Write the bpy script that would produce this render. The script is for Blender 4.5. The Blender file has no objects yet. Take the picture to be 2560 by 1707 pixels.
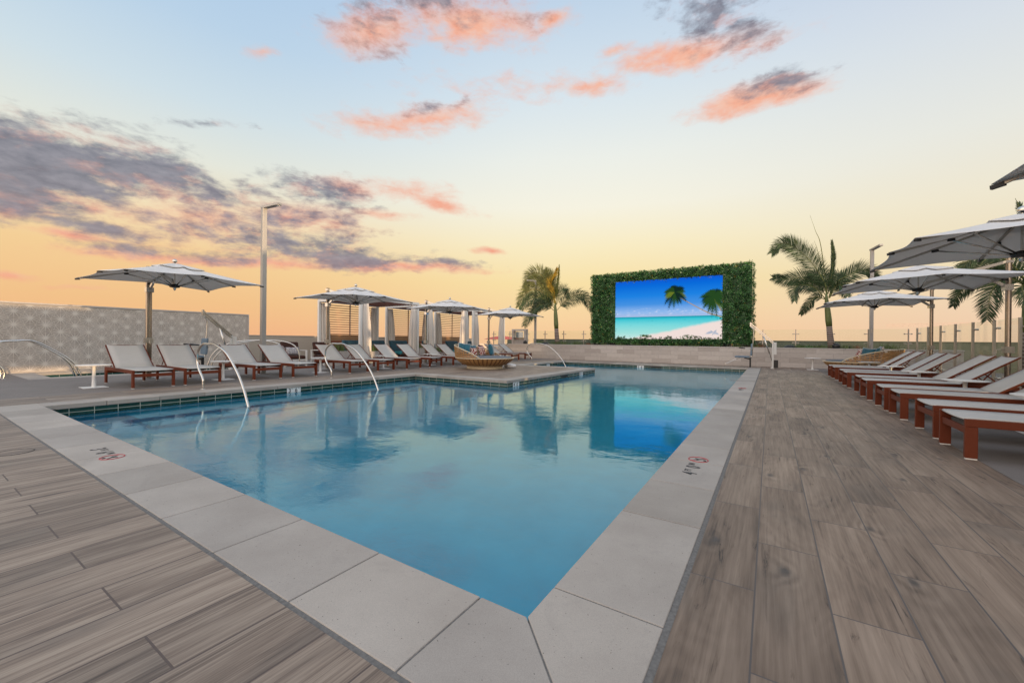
import bpy, bmesh, math, random
from mathutils import Vector, Matrix
random.seed(7)
C = bpy.context.scene.collection
sc = bpy.context.scene
R = math.radians
V = Vector

# ------------------------------------------------------------------ camera
FPX = 1010.0
H = 1.12
YAW = math.atan(645 / FPX)
ROLL = math.atan(22 / 2228)
HY = 836 + 1583 * math.tan(ROLL)
PIT = math.atan((HY - 853.5) / FPX)
fw = V((-math.sin(YAW), math.cos(YAW), 0)); rt = V((math.cos(YAW), math.sin(YAW), 0)); up = V((0, 0, 1))
cF = fw * math.cos(PIT) + up * math.sin(PIT)
cU0 = up * math.cos(PIT) - fw * math.sin(PIT)
cR = rt * math.cos(ROLL) + cU0 * math.sin(ROLL)
cU = cU0 * math.cos(ROLL) - rt * math.sin(ROLL)
cam = bpy.data.cameras.new('camera'); co = bpy.data.objects.new('camera', cam); C.objects.link(co)
M = Matrix((cR, cU, -cF)).transposed().to_4x4(); M.translation = V((0, 0, H))
co.matrix_world = M
cam.sensor_width = 36; cam.lens = 36 * FPX / 2560
cam.clip_end = 5000; cam.clip_start = 0.05
sc.camera = co

def ray(u, v): return cF + cR * ((u - 1280) / FPX) - cU * ((v - 853.5) / FPX)
def onY(u, v, Y):            # surveyed point of the photograph on the upright plane y = Y
    d = ray(u, v); t = Y / d.y; return V((d.x * t, Y, d.z * t + H))
def azel(u, v):
    d = ray(u, v).normalized(); return math.atan2(d.x, d.y), math.asin(d.z)

# ------------------------------------------------------------------ material helpers
class NT:
    def __init__(s, tree): s.t = tree; s.n = tree.nodes; s.l = tree.links
    def new(s, typ, **kw):
        nd = s.n.new(typ)
        for k, v in kw.items(): setattr(nd, k, v)
        return nd
    def link(s, a, b): s.l.new(a, b)
    def val(s, sock, v):
        if hasattr(v, 'is_output') or isinstance(v, bpy.types.NodeSocket): s.l.new(v, sock)
        else: sock.default_value = v
    def math(s, op, a, b=None, c=None, clamp=False):
        nd = s.new('ShaderNodeMath', operation=op, use_clamp=clamp); s.val(nd.inputs[0], a)
        if b is not None: s.val(nd.inputs[1], b)
        if c is not None: s.val(nd.inputs[2], c)
        return nd.outputs[0]
    def mix(s, f, a, b, blend='MIX'):
        nd = s.new('ShaderNodeMix', data_type='RGBA', blend_type=blend, clamp_result=False)
        s.val(nd.inputs[0], f); s.val(nd.inputs[6], a); s.val(nd.inputs[7], b); return nd.outputs[2]
    def ramp(s, f, stops, interp='LINEAR'):
        nd = s.new('ShaderNodeValToRGB'); cr = nd.color_ramp; cr.interpolation = interp
        while len(cr.elements) > 1: cr.elements.remove(cr.elements[-1])
        cr.elements[0].position = stops[0][0]; cr.elements[0].color = rgba(stops[0][1])
        for p, c in stops[1:]:
            e = cr.elements.new(p); e.color = rgba(c)
        s.val(nd.inputs[0], f); return nd.outputs[0]
    def smooth(s, x, a, b, lo=0.0, hi=1.0):
        nd = s.new('ShaderNodeMapRange', interpolation_type='SMOOTHSTEP')
        s.val(nd.inputs[0], x); nd.inputs[1].default_value = a; nd.inputs[2].default_value = b
        nd.inputs[3].default_value = lo; nd.inputs[4].default_value = hi; return nd.outputs[0]
    def noise(s, vec, scale, detail=3, rough=.55, dist=0, dim='3D', w=None):
        nd = s.new('ShaderNodeTexNoise', noise_dimensions=dim)
        if vec is not None: s.l.new(vec, nd.inputs['Vector'])
        nd.inputs['Scale'].default_value = scale; nd.inputs['Detail'].default_value = detail
        nd.inputs['Roughness'].default_value = rough; nd.inputs['Distortion'].default_value = dist
        if w is not None: s.val(nd.inputs['W'], w)
        return nd.outputs[0]
    def mapping(s, vec, scale=(1, 1, 1), loc=(0, 0, 0), rot=(0, 0, 0), typ='POINT'):
        nd = s.new('ShaderNodeMapping', vector_type=typ); s.l.new(vec, nd.inputs[0])
        s.val(nd.inputs[1], loc); nd.inputs[2].default_value = rot; nd.inputs[3].default_value = scale; return nd.outputs[0]
    def bump(s, h, strength=.3, dist=.01, normal=None):
        nd = s.new('ShaderNodeBump'); nd.inputs['Strength'].default_value = strength; nd.inputs['Distance'].default_value = dist
        s.l.new(h, nd.inputs['Height'])
        if normal: s.l.new(normal, nd.inputs['Normal'])
        return nd.outputs[0]
def rgba(c): return (c[0], c[1], c[2], 1)
def lin(r, g, b):
    f = lambda x: (x / 255 / 12.92) if x <= 10 else ((x / 255 + .055) / 1.055) ** 2.4
    return (f(r), f(g), f(b))

MATS = {}
def mat(name, col=(.5, .5, .5), rough=.5, metal=0.0, fn=None, **kw):
    m = bpy.data.materials.new(name); m.use_nodes = True
    t = NT(m.node_tree); b = m.node_tree.nodes['Principled BSDF']
    b.inputs['Base Color'].default_value = rgba(col); b.inputs['Roughness'].default_value = rough; b.inputs['Metallic'].default_value = metal
    for k, v in kw.items(): b.inputs[k].default_value = v
    if fn:
        tc = t.new('ShaderNodeTexCoord'); fn(t, b, tc.outputs['Object'])
    MATS[name] = m; return m

def noisy(amount=.15, scale=20, bs=.15, detail=4, stretch=(1, 1, 1), bd=.004):
    def fn(t, b, o):
        c = b.inputs['Base Color'].default_value[:3]
        v = t.mapping(o, stretch)
        n = t.noise(v, scale, detail)
        col = t.ramp(n, [(.25, tuple(x * (1 - amount) for x in c)), (.75, tuple(min(1, x * (1 + amount)) for x in c))])
        t.link(col, b.inputs['Base Color'])
        if bs: t.link(t.bump(n, bs, bd), b.inputs['Normal'])
    return fn

def m_plank(t, b, o, phase_x, rowh, phase_y, length, colA, colB, colC, grout, knots, msize):
    v = t.mapping(o, (1, 1, 1), (-phase_y if 0 else 0, 0, 0))
    sep = t.new('ShaderNodeSeparateXYZ'); t.link(o, sep.inputs[0])
    ax = t.math('SUBTRACT', sep.outputs[1], phase_y); ay = t.math('SUBTRACT', sep.outputs[0], phase_x)
    cb = t.new('ShaderNodeCombineXYZ'); t.link(ax, cb.inputs[0]); t.link(ay, cb.inputs[1])
    br = t.new('ShaderNodeTexBrick'); t.link(cb.outputs[0], br.inputs['Vector'])
    br.offset = .5; br.inputs['Scale'].default_value = 1; br.inputs['Color1'].default_value = (0, 0, 0, 1); br.inputs['Color2'].default_value = (1, 1, 1, 1)
    br.inputs['Mortar'].default_value = (.5, .5, .5, 1); br.inputs['Mortar Size'].default_value = msize; br.inputs['Mortar Smooth'].default_value = .1
    br.inputs['Brick Width'].default_value = length; br.inputs['Row Height'].default_value = rowh
    rnd = t.math('MULTIPLY', br.outputs['Color'], 37.0)
    # grain, differing plank by plank
    n1 = t.noise(t.mapping(o, (11, 1.3, 1)), 1.0, 5, .62, .7, '4D', rnd)
    n2 = t.noise(t.mapping(o, (48, 1.8, 1)), 1.0, 5, .65, .3, '4D', rnd)
    n3 = t.noise(t.mapping(o, (3.2, 1.6, 1)), 1.0, 3, .5, .4, '4D', rnd)
    if knots:
        vo = t.new('ShaderNodeTexVoronoi', voronoi_dimensions='2D'); vo.inputs['Scale'].default_value = 1.15
        t.link(t.mapping(o, (1.7, .8, 1), (.35, .1, 0)), vo.inputs['Vector']); kd = vo.outputs['Distance']
        fine = t.noise(t.mapping(o, (7, 2.6, 1)), 1.0, 4, .62, 0, '4D', rnd)
        warp = t.noise(t.mapping(o, (2.2, .50, 1)), 1.0, 2, .5, .5, '4D', rnd)
        ph = t.math('ADD', t.math('MULTIPLY', warp, 95.0), t.math('ADD', t.math('MULTIPLY', fine, 16.0), t.math('MULTIPLY', kd, 45.0)))
        rings = t.math('SINE', ph)
        amt = t.math('ADD', t.math('MULTIPLY', t.smooth(t.noise(t.mapping(o, (1.1, .8, 1)), 1.0, 2, .5, 0, '4D', rnd), .45, .65, 0, .022), 1.0), t.smooth(kd, .22, .06, 0, .05))
        vein = t.smooth(t.noise(t.mapping(o, (15, 1.5, 1)), 1.0, 7, .68, 1.6, '4D', rnd), .57, .70, 0, .17)
        lowf = t.noise(t.mapping(o, (4.5, .9, 1)), 1.0, 3, .5, .4, '4D', rnd)
        g = t.math('ADD', .045, t.math('ADD', t.math('MULTIPLY', lowf, .42), t.math('ADD', t.math('MULTIPLY', n2, .46), t.math('SUBTRACT', t.math('MULTIPLY', rings, amt), vein))))
    else:
        n5 = t.noise(t.mapping(o, (150, 1.2, 1)), 1.0, 3, .6, .1, '4D', rnd)
        g = t.math('ADD', t.math('MULTIPLY', n1, .40), t.math('ADD', t.math('MULTIPLY', n2, .30), t.math('MULTIPLY', n5, .30)))
    base = t.ramp(g, [(.30, colC), (.44, colA), (.62, colB)] if knots else [(.37, colC), (.465, colA), (.57, colB)])
    tone = t.math('ADD', t.math('MULTIPLY', br.outputs['Color'], .36), .74)
    base = t.mix(1.0, base, t.ramp(tone, [(0, (0, 0, 0)), (1, (1, 1, 1))]), 'MULTIPLY')
    cool = t.smooth(n3, .52, .74, 0, .40)
    base = t.mix(cool, base, (colC[0] * .95, colC[1] * 1.08, colC[2] * 1.15, 1))
    if knots:
        nn = t.math('ADD', vo.outputs['Distance'], t.math('MULTIPLY', t.noise(o, 22, 3), .06))
        base = t.mix(t.smooth(nn, .035, .10, .72, 0), base, (.03, .03, .032, 1))
    col = t.mix(br.outputs['Fac'], base, rgba(grout))
    t.link(col, b.inputs['Base Color'])
    t.link(t.ramp(g, [(.3, (.62,) * 3), (.7, (.42,) * 3)]), b.inputs['Roughness'])
    hgt = t.math('SUBTRACT', t.math('MULTIPLY', g, .35), t.math('MULTIPLY', br.outputs['Fac'], 1.0))
    t.link(t.bump(hgt, .5, .004), b.inputs['Normal'])

mat('plank_left', fn=lambda t, b, o: m_plank(t, b, o, -3.864, .2715, .54, 2.1, (.210, .156, .118), (.355, .282, .218), (.075, .058, .050), (.095, .068, .057), False, .0042))
mat('plank_right', fn=lambda t, b, o: m_plank(t, b, o, -.322, .2745, .53, 1.07, (.195, .138, .098), (.325, .243, .18), (.056, .043, .035), (.09, .077, .072), True, .0035))
def f_speck(t, b, o):
    n = t.noise(o, 900, 2); n2 = t.noise(o, 2.2, 4)
    c = t.ramp(n, [(.36, (.095, .083, .075)), (.5, (.185, .163, .148)), (.66, (.30, .265, .24))])
    c = t.mix(.35, c, t.ramp(n2, [(.3, (.14, .122, .11)), (.7, (.235, .205, .185))]))
    t.link(c, b.inputs['Base Color'])
mat('paver_speckled', rough=.75, fn=f_speck)
def f_grout(t, b, o):
    t.link(t.ramp(t.noise(o, 60, 3), [(.3, (.12, .115, .108)), (.7, (.19, .182, .172))]), b.inputs['Base Color'])
mat('grout', rough=.9, fn=f_grout)
def f_cop(t, b, o):
    a = t.noise(o, 1.7, 5, .6); f = t.noise(o, 240, 2, .6); s = t.noise(o, 75, 2, .5)
    c = t.ramp(a, [(.3, (.345, .305, .268)), (.7, (.445, .402, .357))])
    c = t.mix(t.smooth(f, .35, .62, .30, 0), c, (.22, .21, .20, 1))
    c = t.mix(t.smooth(s, .70, .735, 0, .8), c, (.09, .085, .08, 1))
    c = t.mix(t.smooth(t.noise(o, 5, 3, .6, 1), .6, .8, 0, .28), c, (.36, .30, .27, 1))
    gi = t.new('ShaderNodeNewGeometry'); ri = gi.outputs['Random Per Island']
    c = t.mix(1.0, c, t.ramp(ri, [(0, (.84, .83, .81)), (.5, (.95, .95, .95)), (1, (1.08, 1.07, 1.05))]), 'MULTIPLY')
    c = t.mix(t.smooth(t.noise(o, 2.6, 5, .65, 1.2), .55, .72, 0, .22), c, (.24, .215, .195, 1))
    t.link(c, b.inputs['Base Color']); t.link(t.bump(f, .25, .002), b.inputs['Normal'])
mat('coping_stone', rough=.62, fn=f_cop)
def f_tile(t, b, o):
    sep = t.new('ShaderNodeSeparateXYZ'); t.link(o, sep.inputs[0])
    s = t.math('ADD', sep.outputs[0], sep.outputs[1]); cb = t.new('ShaderNodeCombineXYZ'); t.link(s, cb.inputs[0]); t.link(t.math('ADD', sep.outputs[2], .072), cb.inputs[1])
    br = t.new('ShaderNodeTexBrick'); br.offset = 0; t.link(cb.outputs[0], br.inputs['Vector'])
    for k, v in (('Scale', 1), ('Mortar Size', .0045), ('Brick Width', .3), ('Row Height', .072), ('Mortar Smooth', .1)): br.inputs[k].default_value = v
    br.inputs['Color1'].default_value = (.006, .03, .026, 1); br.inputs['Color2'].default_value = (.02, .075, .065, 1); br.inputs['Mortar'].default_value = (.42, .44, .38, 1)
    c = t.mix(t.smooth(t.noise(o, 35, 3), .3, .8, 0, .5), br.outputs[0], (.03, .07, .05, 1)); c = t.mix(br.outputs['Fac'], c, (.42, .44, .38, 1))
    t.link(c, b.inputs['Base Color']); t.link(t.math('ADD', t.math('MULTIPLY', br.outputs['Fac'], .5), .12), b.inputs['Roughness'])
mat('pool_tile', rough=.15, fn=f_tile)
mat('pool_plaster', (.10, .70, .95), .8, fn=noisy(.08, 3, .1))
def f_water(t, b, o):
    n1 = t.noise(t.mapping(o, (1.0, 1.0, 1), rot=(0, 0, R(18))), 1.1, 3, .5, .6)
    n2 = t.noise(t.mapping(o, (1.0, 1.7, 1), rot=(0, 0, R(30))), 5.0, 4, .6, 1.0)
    n3 = t.noise(t.mapping(o, (1.0, 1.6, 1), rot=(0, 0, R(20))), 17, 3, .55, .6)
    patch = t.smooth(t.noise(o, .33, 2), .36, .62, .35, 1.0)
    hgt = t.math('ADD', t.math('MULTIPLY', n1, 1.2), t.math('ADD', t.math('MULTIPLY', t.math('MULTIPLY', n2, patch), .36), t.math('MULTIPLY', t.math('MULTIPLY', n3, patch), .055)))
    bm = t.bump(hgt, 1.0, .0050)
    fr = t.new('ShaderNodeFresnel'); fr.inputs[0].default_value = 1.66; t.link(bm, fr.inputs['Normal'])
    rf = t.new('ShaderNodeBsdfRefraction'); rf.inputs['Color'].default_value = (.66, .96, 1.0, 1); rf.inputs['IOR'].default_value = 1.333; rf.inputs['Roughness'].default_value = 0; t.link(bm, rf.inputs['Normal'])
    gl = t.new('ShaderNodeBsdfGlossy'); gl.inputs['Color'].default_value = (.82, .99, 1.0, 1); gl.inputs['Roughness'].default_value = 0.0; t.link(bm, gl.inputs['Normal'])
    mx = t.new('ShaderNodeMixShader'); t.link(fr.outputs[0], mx.inputs[0]); t.link(rf.outputs[0], mx.inputs[1]); t.link(gl.outputs[0], mx.inputs[2])
    om = [n for n in t.n if n.type == 'OUTPUT_MATERIAL'][0]; t.link(mx.outputs[0], om.inputs[0])
mat('water', (.60, .90, .97), .0, fn=f_water)
mat('steel', (.62, .60, .56), .22, 1.0, fn=noisy(.06, 40, .02))
mat('steel_brushed', (.48, .44, .39), .36, 1.0, fn=noisy(.12, 30, .05, stretch=(1, 1, .1)))
mat('mast_steel', (.36, .31, .26), .25, 1.0, fn=noisy(.12, 30, .03, stretch=(1, 1, .1)))
mat('aluminium', (.34, .33, .32), .45, .6, fn=noisy(.05, 12, .03))
mat('black_plastic', (.012, .012, .013), .45, fn=noisy(.2, 30, .1))
mat('rust_paint', (.135, .028, .010), .5, fn=noisy(.22, 350, .25, bd=.001), **{'Specular IOR Level': .25})
def f_sling(t, b, o):
    w = t.new('ShaderNodeTexWave'); w.inputs['Scale'].default_value = 60; t.link(t.mapping(o, (1, .02, .02)), w.inputs['Vector'])
    n = t.noise(o, 220, 2); n2 = t.noise(o, 1.6, 3)
    c = t.ramp(t.math('ADD', t.math('MULTIPLY', n, .7), t.math('MULTIPLY', n2, .3)), [(.3, (.43, .415, .39)), (.7, (.55, .53, .50))])
    t.link(c, b.inputs['Base Color']); t.link(t.bump(n, .2, .001), b.inputs['Normal'])
mat('sling_fabric', rough=.72, fn=f_sling)
def f_canopy(t, b, o):
    n = t.noise(o, 3, 5); c = t.ramp(n, [(.25, (.79, .78, .77)), (.75, (.86, .85, .84))]); t.link(c, b.inputs['Base Color']); bm = t.bump(n, .15, .02); t.link(bm, b.inputs['Normal'])
    tr = t.new('ShaderNodeBsdfTranslucent'); tr.inputs['Color'].default_value = (.80, .77, .73, 1); mx = t.new('ShaderNodeMixShader'); mx.inputs[0].default_value = .28
    om = [n_ for n_ in t.n if n_.type == 'OUTPUT_MATERIAL'][0]; t.link(b.outputs[0], mx.inputs[1]); t.link(tr.outputs[0], mx.inputs[2]); t.link(mx.outputs[0], om.inputs[0])
mat('canopy_fabric', (.60, .58, .56), .85, fn=f_canopy)
mat('white_paint', (.74, .73, .71), .4, fn=noisy(.04, 8, .05))
mat('curtain_fabric', (.70, .64, .58), .9, fn=noisy(.07, 50, .1))
mat('slat_wood', (.25, .085, .045), .5, fn=noisy(.25, 18, .1, stretch=(1, .08, 1)))
mat('slat_tan', (.36, .20, .10), .55, fn=noisy(.25, 18, .1, stretch=(1, .08, 1)))
def velvet(a):
    def fn(t, b, o):
        n = t.noise(o, 9, 4, .6)
        t.link(t.ramp(n, [(.3, tuple(x * .6 for x in a)), (.7, tuple(x * 1.5 for x in a))]), b.inputs['Base Color']); t.link(t.bump(n, .3, .02), b.inputs['Normal'])
    return fn
mat('teal_velvet', rough=.8, fn=velvet((.007, .095, .14)), **{'Sheen Weight': .5})
mat('navy_velvet', rough=.8, fn=velvet((.006, .05, .075)), **{'Sheen Weight': .3})
mat('turquoise_cloth', rough=.8, fn=velvet((.03, .22, .25)))
mat('maroon_cloth', rough=.85, fn=velvet((.035, .004, .010)))
mat('brown_cloth', rough=.85, fn=velvet((.045, .014, .008)))
mat('grey_cushion', (.13, .145, .165), .85, fn=noisy(.15, 60, .2))
def f_rings(t, b, o):
    vo = t.new('ShaderNodeTexVoronoi', feature='DISTANCE_TO_EDGE'); vo.inputs['Scale'].default_value = 7; t.link(o, vo.inputs['Vector'])
    c = t.ramp(vo.outputs['Distance'], [(.0, (.24, .035, .022)), (.07, (.24, .035, .022)), (.09, (.75, .68, .60)), (.2, (.75, .68, .60)), (.22, (.24, .035, .022))], 'CONSTANT')
    t.link(c, b.inputs['Base Color'])
mat('ring_pattern', rough=.85, fn=f_rings)
def f_maze(t, b, o):
    vo = t.new('ShaderNodeTexVoronoi', feature='DISTANCE_TO_EDGE', distance='CHEBYCHEV'); vo.inputs['Scale'].default_value = 55; t.link(o, vo.inputs['Vector'])
    t.link(t.ramp(vo.outputs['Distance'], [(0, (.12, .11, .15)), (.12, (.72, .70, .68))], 'CONSTANT'), b.inputs['Base Color'])
mat('maze_pattern', rough=.85, fn=f_maze)
mat('rattan', (.40, .22, .085), .5, fn=noisy(.35, 60, .3))
mat('rattan_dark', (.17, .085, .03), .55, fn=noisy(.3, 60, .3))
mat('rattan_pale', (.62, .53, .38), .5, fn=noisy(.15, 60, .2))
def f_wall(t, b, o):
    sep = t.new('ShaderNodeSeparateXYZ'); t.link(o, sep.inputs[0]); cb = t.new('ShaderNodeCombineXYZ')
    t.link(t.math('ADD', sep.outputs[0], sep.outputs[1]), cb.inputs[0]); t.link(sep.outputs[2], cb.inputs[1])
    br = t.new('ShaderNodeTexBrick'); br.offset = .37; t.link(cb.outputs[0], br.inputs['Vector'])
    for k, v in (('Scale', 1), ('Mortar Size', .0035), ('Brick Width', .98), ('Row Height', .225), ('Mortar Smooth', .1)): br.inputs[k].default_value = v
    br.inputs['Color1'].default_value = (.40, .355, .325, 1); br.inputs['Color2'].default_value = (.54, .495, .46, 1); br.inputs['Mortar'].default_value = (.19, .17, .16, 1)
    n = t.noise(t.mapping(o, (2.5, 2.5, 14)), 2, 4, .6)
    t.link(t.mix(1, br.outputs[0], t.ramp(n, [(.25, (.82,) * 3), (.75, (1.1,) * 3)]), 'MULTIPLY'), b.inputs['Base Color'])
mat('wall_tile', rough=.55, fn=f_wall)
mat('wall_cap', (.46, .43, .41), .6, fn=noisy(.1, 15, .1))
mat('stucco', (.46, .41, .34), .9, fn=noisy(.08, 60, .25))
mat('stucco_green', (.17, .19, .15), .9, fn=noisy(.08, 60, .25))
def f_star(t, b, o):
    n = t.noise(o, 3.2, 3); n2 = t.noise(o, 45, 3)
    vo = t.new('ShaderNodeTexVoronoi'); vo.inputs['Scale'].default_value = 5; t.link(o, vo.inputs['Vector'])
    c = t.ramp(t.math('ADD', t.math('MULTIPLY', n, .5), t.math('MULTIPLY', vo.outputs['Color'], .5)), [(.3, (.39, .345, .305)), (.7, (.48, .43, .385))])
    t.link(c, b.inputs['Base Color']); t.link(t.bump(n2, .2, .003), b.inputs['Normal'])
mat('star_panel', rough=.8, fn=f_star)
mat('star_line', (.62, .57, .51), .7, fn=noisy(.06, 30, .1))
def f_glass(t, b, o):
    tr = t.new('ShaderNodeBsdfTransparent'); tr.inputs[0].default_value = (.955, .985, .965, 1); gl = t.new('ShaderNodeBsdfGlossy'); gl.inputs['Roughness'].default_value = .01
    fr = t.new('ShaderNodeFresnel'); fr.inputs[0].default_value = 1.30; mx = t.new('ShaderNodeMixShader'); t.link(t.math('MINIMUM', t.math('MULTIPLY', fr.outputs[0], .35), .12), mx.inputs[0]); t.link(tr.outputs[0], mx.inputs[1]); t.link(gl.outputs[0], mx.inputs[2])
    om = [n_ for n_ in t.n if n_.type == 'OUTPUT_MATERIAL'][0]; t.link(mx.outputs[0], om.inputs[0])
mat('fence_glass', (.86, .93, .90), .0, fn=f_glass)
mat('soil', (.06, .045, .035), .95, fn=noisy(.3, 30, .4))
def foliage(name, c, tr=.25):
    def fn(t, b, o):
        n = t.noise(o, 3.5, 4, .6)
        t.link(t.ramp(n, [(.3, tuple(x * .55 for x in c)), (.72, tuple(x * 1.55 for x in c))]), b.inputs['Base Color'])
    mat(name, rough=.5, fn=fn, **{'Specular IOR Level': .35})
foliage('leaf_dark', (0.030, 0.095, 0.030)); foliage('leaf_mid', (0.057, 0.163, 0.045)); foliage('leaf_light', (0.128, 0.274, 0.081)); foliage('leaf_pale', (0.270, 0.338, 0.203)); foliage('leaf_yellow', (.36, .27, .05)); foliage('leaf_rust', (.22, .09, .04))
foliage('frond_green', (.040, .072, .026)); foliage('frond_olive', (.14, .15, .04)); foliage('frond_yellow', (.40, .26, .03)); foliage('grass_blade', (.09, .13, .035))
def f_trunk(t, b, o):
    w = t.new('ShaderNodeTexWave', bands_direction='Z'); w.inputs['Scale'].default_value = 3.2; w.inputs['Distortion'].default_value = 1.5; t.link(o, w.inputs['Vector'])
    t.link(t.ramp(w.outputs['Fac'], [(.1, (.09, .055, .045)), (.35, (.20, .15, .125)), (.8, (.27, .22, .19))]), b.inputs['Base Color']); t.link(t.bump(w.outputs['Fac'], .5, .02), b.inputs['Normal'])
mat('palm_trunk', rough=.85, fn=f_trunk)
mat('palm_shaft', (.10, .125, .035), .5, fn=noisy(.25, 8, .1, stretch=(1, 1, .3)))
mat('sign_black', (.015, .015, .018), .5); mat('sign_red', (.42, .03, .04), .5); mat('sign_white', (.72, .73, .72), .3, fn=noisy(.05, 40, .05))
mat('lift_seat', (.13, .19, .25), .5, fn=noisy(.08, 30, .1)); mat('lift_white', (.62, .62, .60), .35)
mat('cream_paint', (.60, .55, .40), .6); mat('rubber_white', (.72, .70, .66), .6); mat('red_canvas', (.45, .08, .07), .8); mat('city', (.45, .38, .32), .9, fn=noisy(.2, .3, 0)); mat('crane_red', (.85, .55, .42), .7)
mat('concrete_dark', (.16, .155, .15), .9, fn=noisy(.15, .5, .1)); mat('mirror_glass', (.35, .42, .46), .08, .9)
def f_blocker_facade(t, b, o):
    t.link(t.ramp(t.noise(o, 4, 4), [(.3, (.30, .27, .24)), (.7, (.36, .33, .30))]), b.inputs['Base Color'])
mat('blocker_facade', rough=.85, fn=f_blocker_facade)
mat('dark_glass', (.02, .025, .03), .08)

# ------------------------------------------------------------------ mesh builder
class MB:
    def __init__(s): s.v = []; s.f = []; s.mi = []; s.cur = 0
    def add(s, vs, fs):
        k = len(s.v); s.v += [tuple(p) for p in vs]
        for f in fs: s.f.append([i + k for i in f]); s.mi.append(s.cur)
        return s
    def box(s, a, b, rz=0, piv=None, bev=0):
        (x0, y0, z0), (x1, y1, z1) = a, b
        vs = [V((x, y, z)) for z in (z0, z1) for (x, y) in ((x0, y0), (x1, y0), (x1, y1), (x0, y1))]
        if rz:
            pv = V(piv) if piv else V(((x0 + x1) / 2, (y0 + y1) / 2, 0)); m = Matrix.Rotation(rz, 3, 'Z'); vs = [m @ (p - pv) + pv for p in vs]
        return s.add(vs, [(3, 2, 1, 0), (4, 5, 6, 7), (0, 1, 5, 4), (1, 2, 6, 5), (2, 3, 7, 6), (3, 0, 4, 7)])
    def beam(s, p, q, w, h, upv=(0, 0, 1)):
        p, q = V(p), V(q); d = (q - p).normalized(); u = V(upv)
        if abs(d.dot(u)) > .98: u = V((1, 0, 0))
        sd = d.cross(u).normalized(); uu = sd.cross(d)
        vs = [c + sd * a * w / 2 + uu * b * h / 2 for c in (p, q) for a, b in ((-1, -1), (1, -1), (1, 1), (-1, 1))]
        return s.add(vs, [(0, 1, 2, 3), (7, 6, 5, 4), (0, 4, 5, 1), (1, 5, 6, 2), (2, 6, 7, 3), (3, 7, 4, 0)])
    def tube(s, pts, r, n=8, cap=True):
        pts = [V(p) for p in pts]; rs = r if isinstance(r, (list, tuple)) else [r] * len(pts)
        d0 = (pts[1] - pts[0]).normalized(); u = V((0, 0, 1)) if abs(d0.z) < .95 else V((1, 0, 0))
        nrm = d0.cross(u).normalized(); k = len(s.v)
        for i, p in enumerate(pts):
            d = (pts[min(i + 1, len(pts) - 1)] - pts[max(i - 1, 0)]).normalized()
            nrm = (nrm - d * nrm.dot(d)).normalized(); bn = d.cross(nrm)
            for j in range(n):
                a = 2 * math.pi * j / n; s.v.append(tuple(p + (nrm * math.cos(a) + bn * math.sin(a)) * rs[i]))
        for i in range(len(pts) - 1):
            for j in range(n):
                a = k + i * n + j; b2 = k + i * n + (j + 1) % n; s.f.append([a, b2, b2 + n, a + n]); s.mi.append(s.cur)
        if cap:
            s.f.append([k + j for j in range(n)][::-1]); s.mi.append(s.cur); e = k + (len(pts) - 1) * n; s.f.append([e + j for j in range(n)]); s.mi.append(s.cur)
        return s
    def lathe(s, prof, c=(0, 0, 0), n=24, sx=1, sy=1):
        k = len(s.v); c = V(c)
        for r, z in prof:
            for j in range(n):
                a = 2 * math.pi * j / n; s.v.append((c.x + r * math.cos(a) * sx, c.y + r * math.sin(a) * sy, c.z + z))
        for i in range(len(prof) - 1):
            for j in range(n):
                a = k + i * n + j; b2 = k + i * n + (j + 1) % n; s.f.append([a, b2, b2 + n, a + n]); s.mi.append(s.cur)
        s.f.append([k + j for j in range(n)][::-1]); s.mi.append(s.cur); e = k + (len(prof) - 1) * n; s.f.append([e + j for j in range(n)]); s.mi.append(s.cur)
        return s
    def build(s, name, mats, parent=None, smooth=False, bevel=0, loc=None, seg=2):
        me = bpy.data.meshes.new(name); me.from_pydata(s.v, [], s.f)
        ml = mats if isinstance(mats, (list, tuple)) else [mats]
        for m in ml: me.materials.append(MATS[m])
        if len(ml) > 1: me.polygons.foreach_set('material_index', s.mi)
        if smooth:
            me.polygons.foreach_set('use_smooth', [True] * len(me.polygons))
        me.update()
        o = bpy.data.objects.new(name, me); C.objects.link(o)
        if smooth == 'auto':
            try: me.set_sharp_from_angle(angle=R(40))
            except Exception: pass
        if parent: o.parent = parent
        if loc: o.location = loc
        if bevel:
            m = o.modifiers.new('bevel', 'BEVEL'); m.width = bevel; m.segments = seg; m.limit_method = 'ANGLE'; m.angle_limit = R(40)
        return o

def struct(o): o['kind'] = 'structure'; return o
def stuff(o, label, cat): o['kind'] = 'stuff'; o['label'] = label; o['category'] = cat; return o
def tag(o, label, cat, group=None):
    o['label'] = label; o['category'] = cat
    if group: o['group'] = group
    return o
def thing(name, label, cat, loc=(0, 0, 0), rz=0, group=None):
    o = bpy.data.objects.new(name, None); C.objects.link(o); o.location = loc; o.rotation_euler = (0, 0, rz); o.empty_display_size = .1
    return tag(o, label, cat, group)
def dup(root, loc, rz, label, group=None):
    r = root.copy(); C.objects.link(r); r.location = loc; r.rotation_euler = (0, 0, rz); r['label'] = label
    if group: r['group'] = group
    for ch in root.children:
        c = ch.copy(); C.objects.link(c); c.parent = r
        for g in ch.children:
            d = g.copy(); C.objects.link(d); d.parent = c
    return r
def bez(p, n=16):            # smooth curve through control points (Catmull-Rom)
    p = [V(q) for q in p]; q = [p[0] * 2 - p[1]] + p + [p[-1] * 2 - p[-2]]; out = []
    for i in range(1, len(q) - 2):
        for k in range(n):
            t = k / n; a, b, c, d = q[i - 1], q[i], q[i + 1], q[i + 2]
            out.append(.5 * ((2 * b) + (c - a) * t + (2 * a - 5 * b + 4 * c - d) * t * t + (3 * b - a - 3 * c + d) * t ** 3))
    out.append(p[-1]); return out
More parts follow.
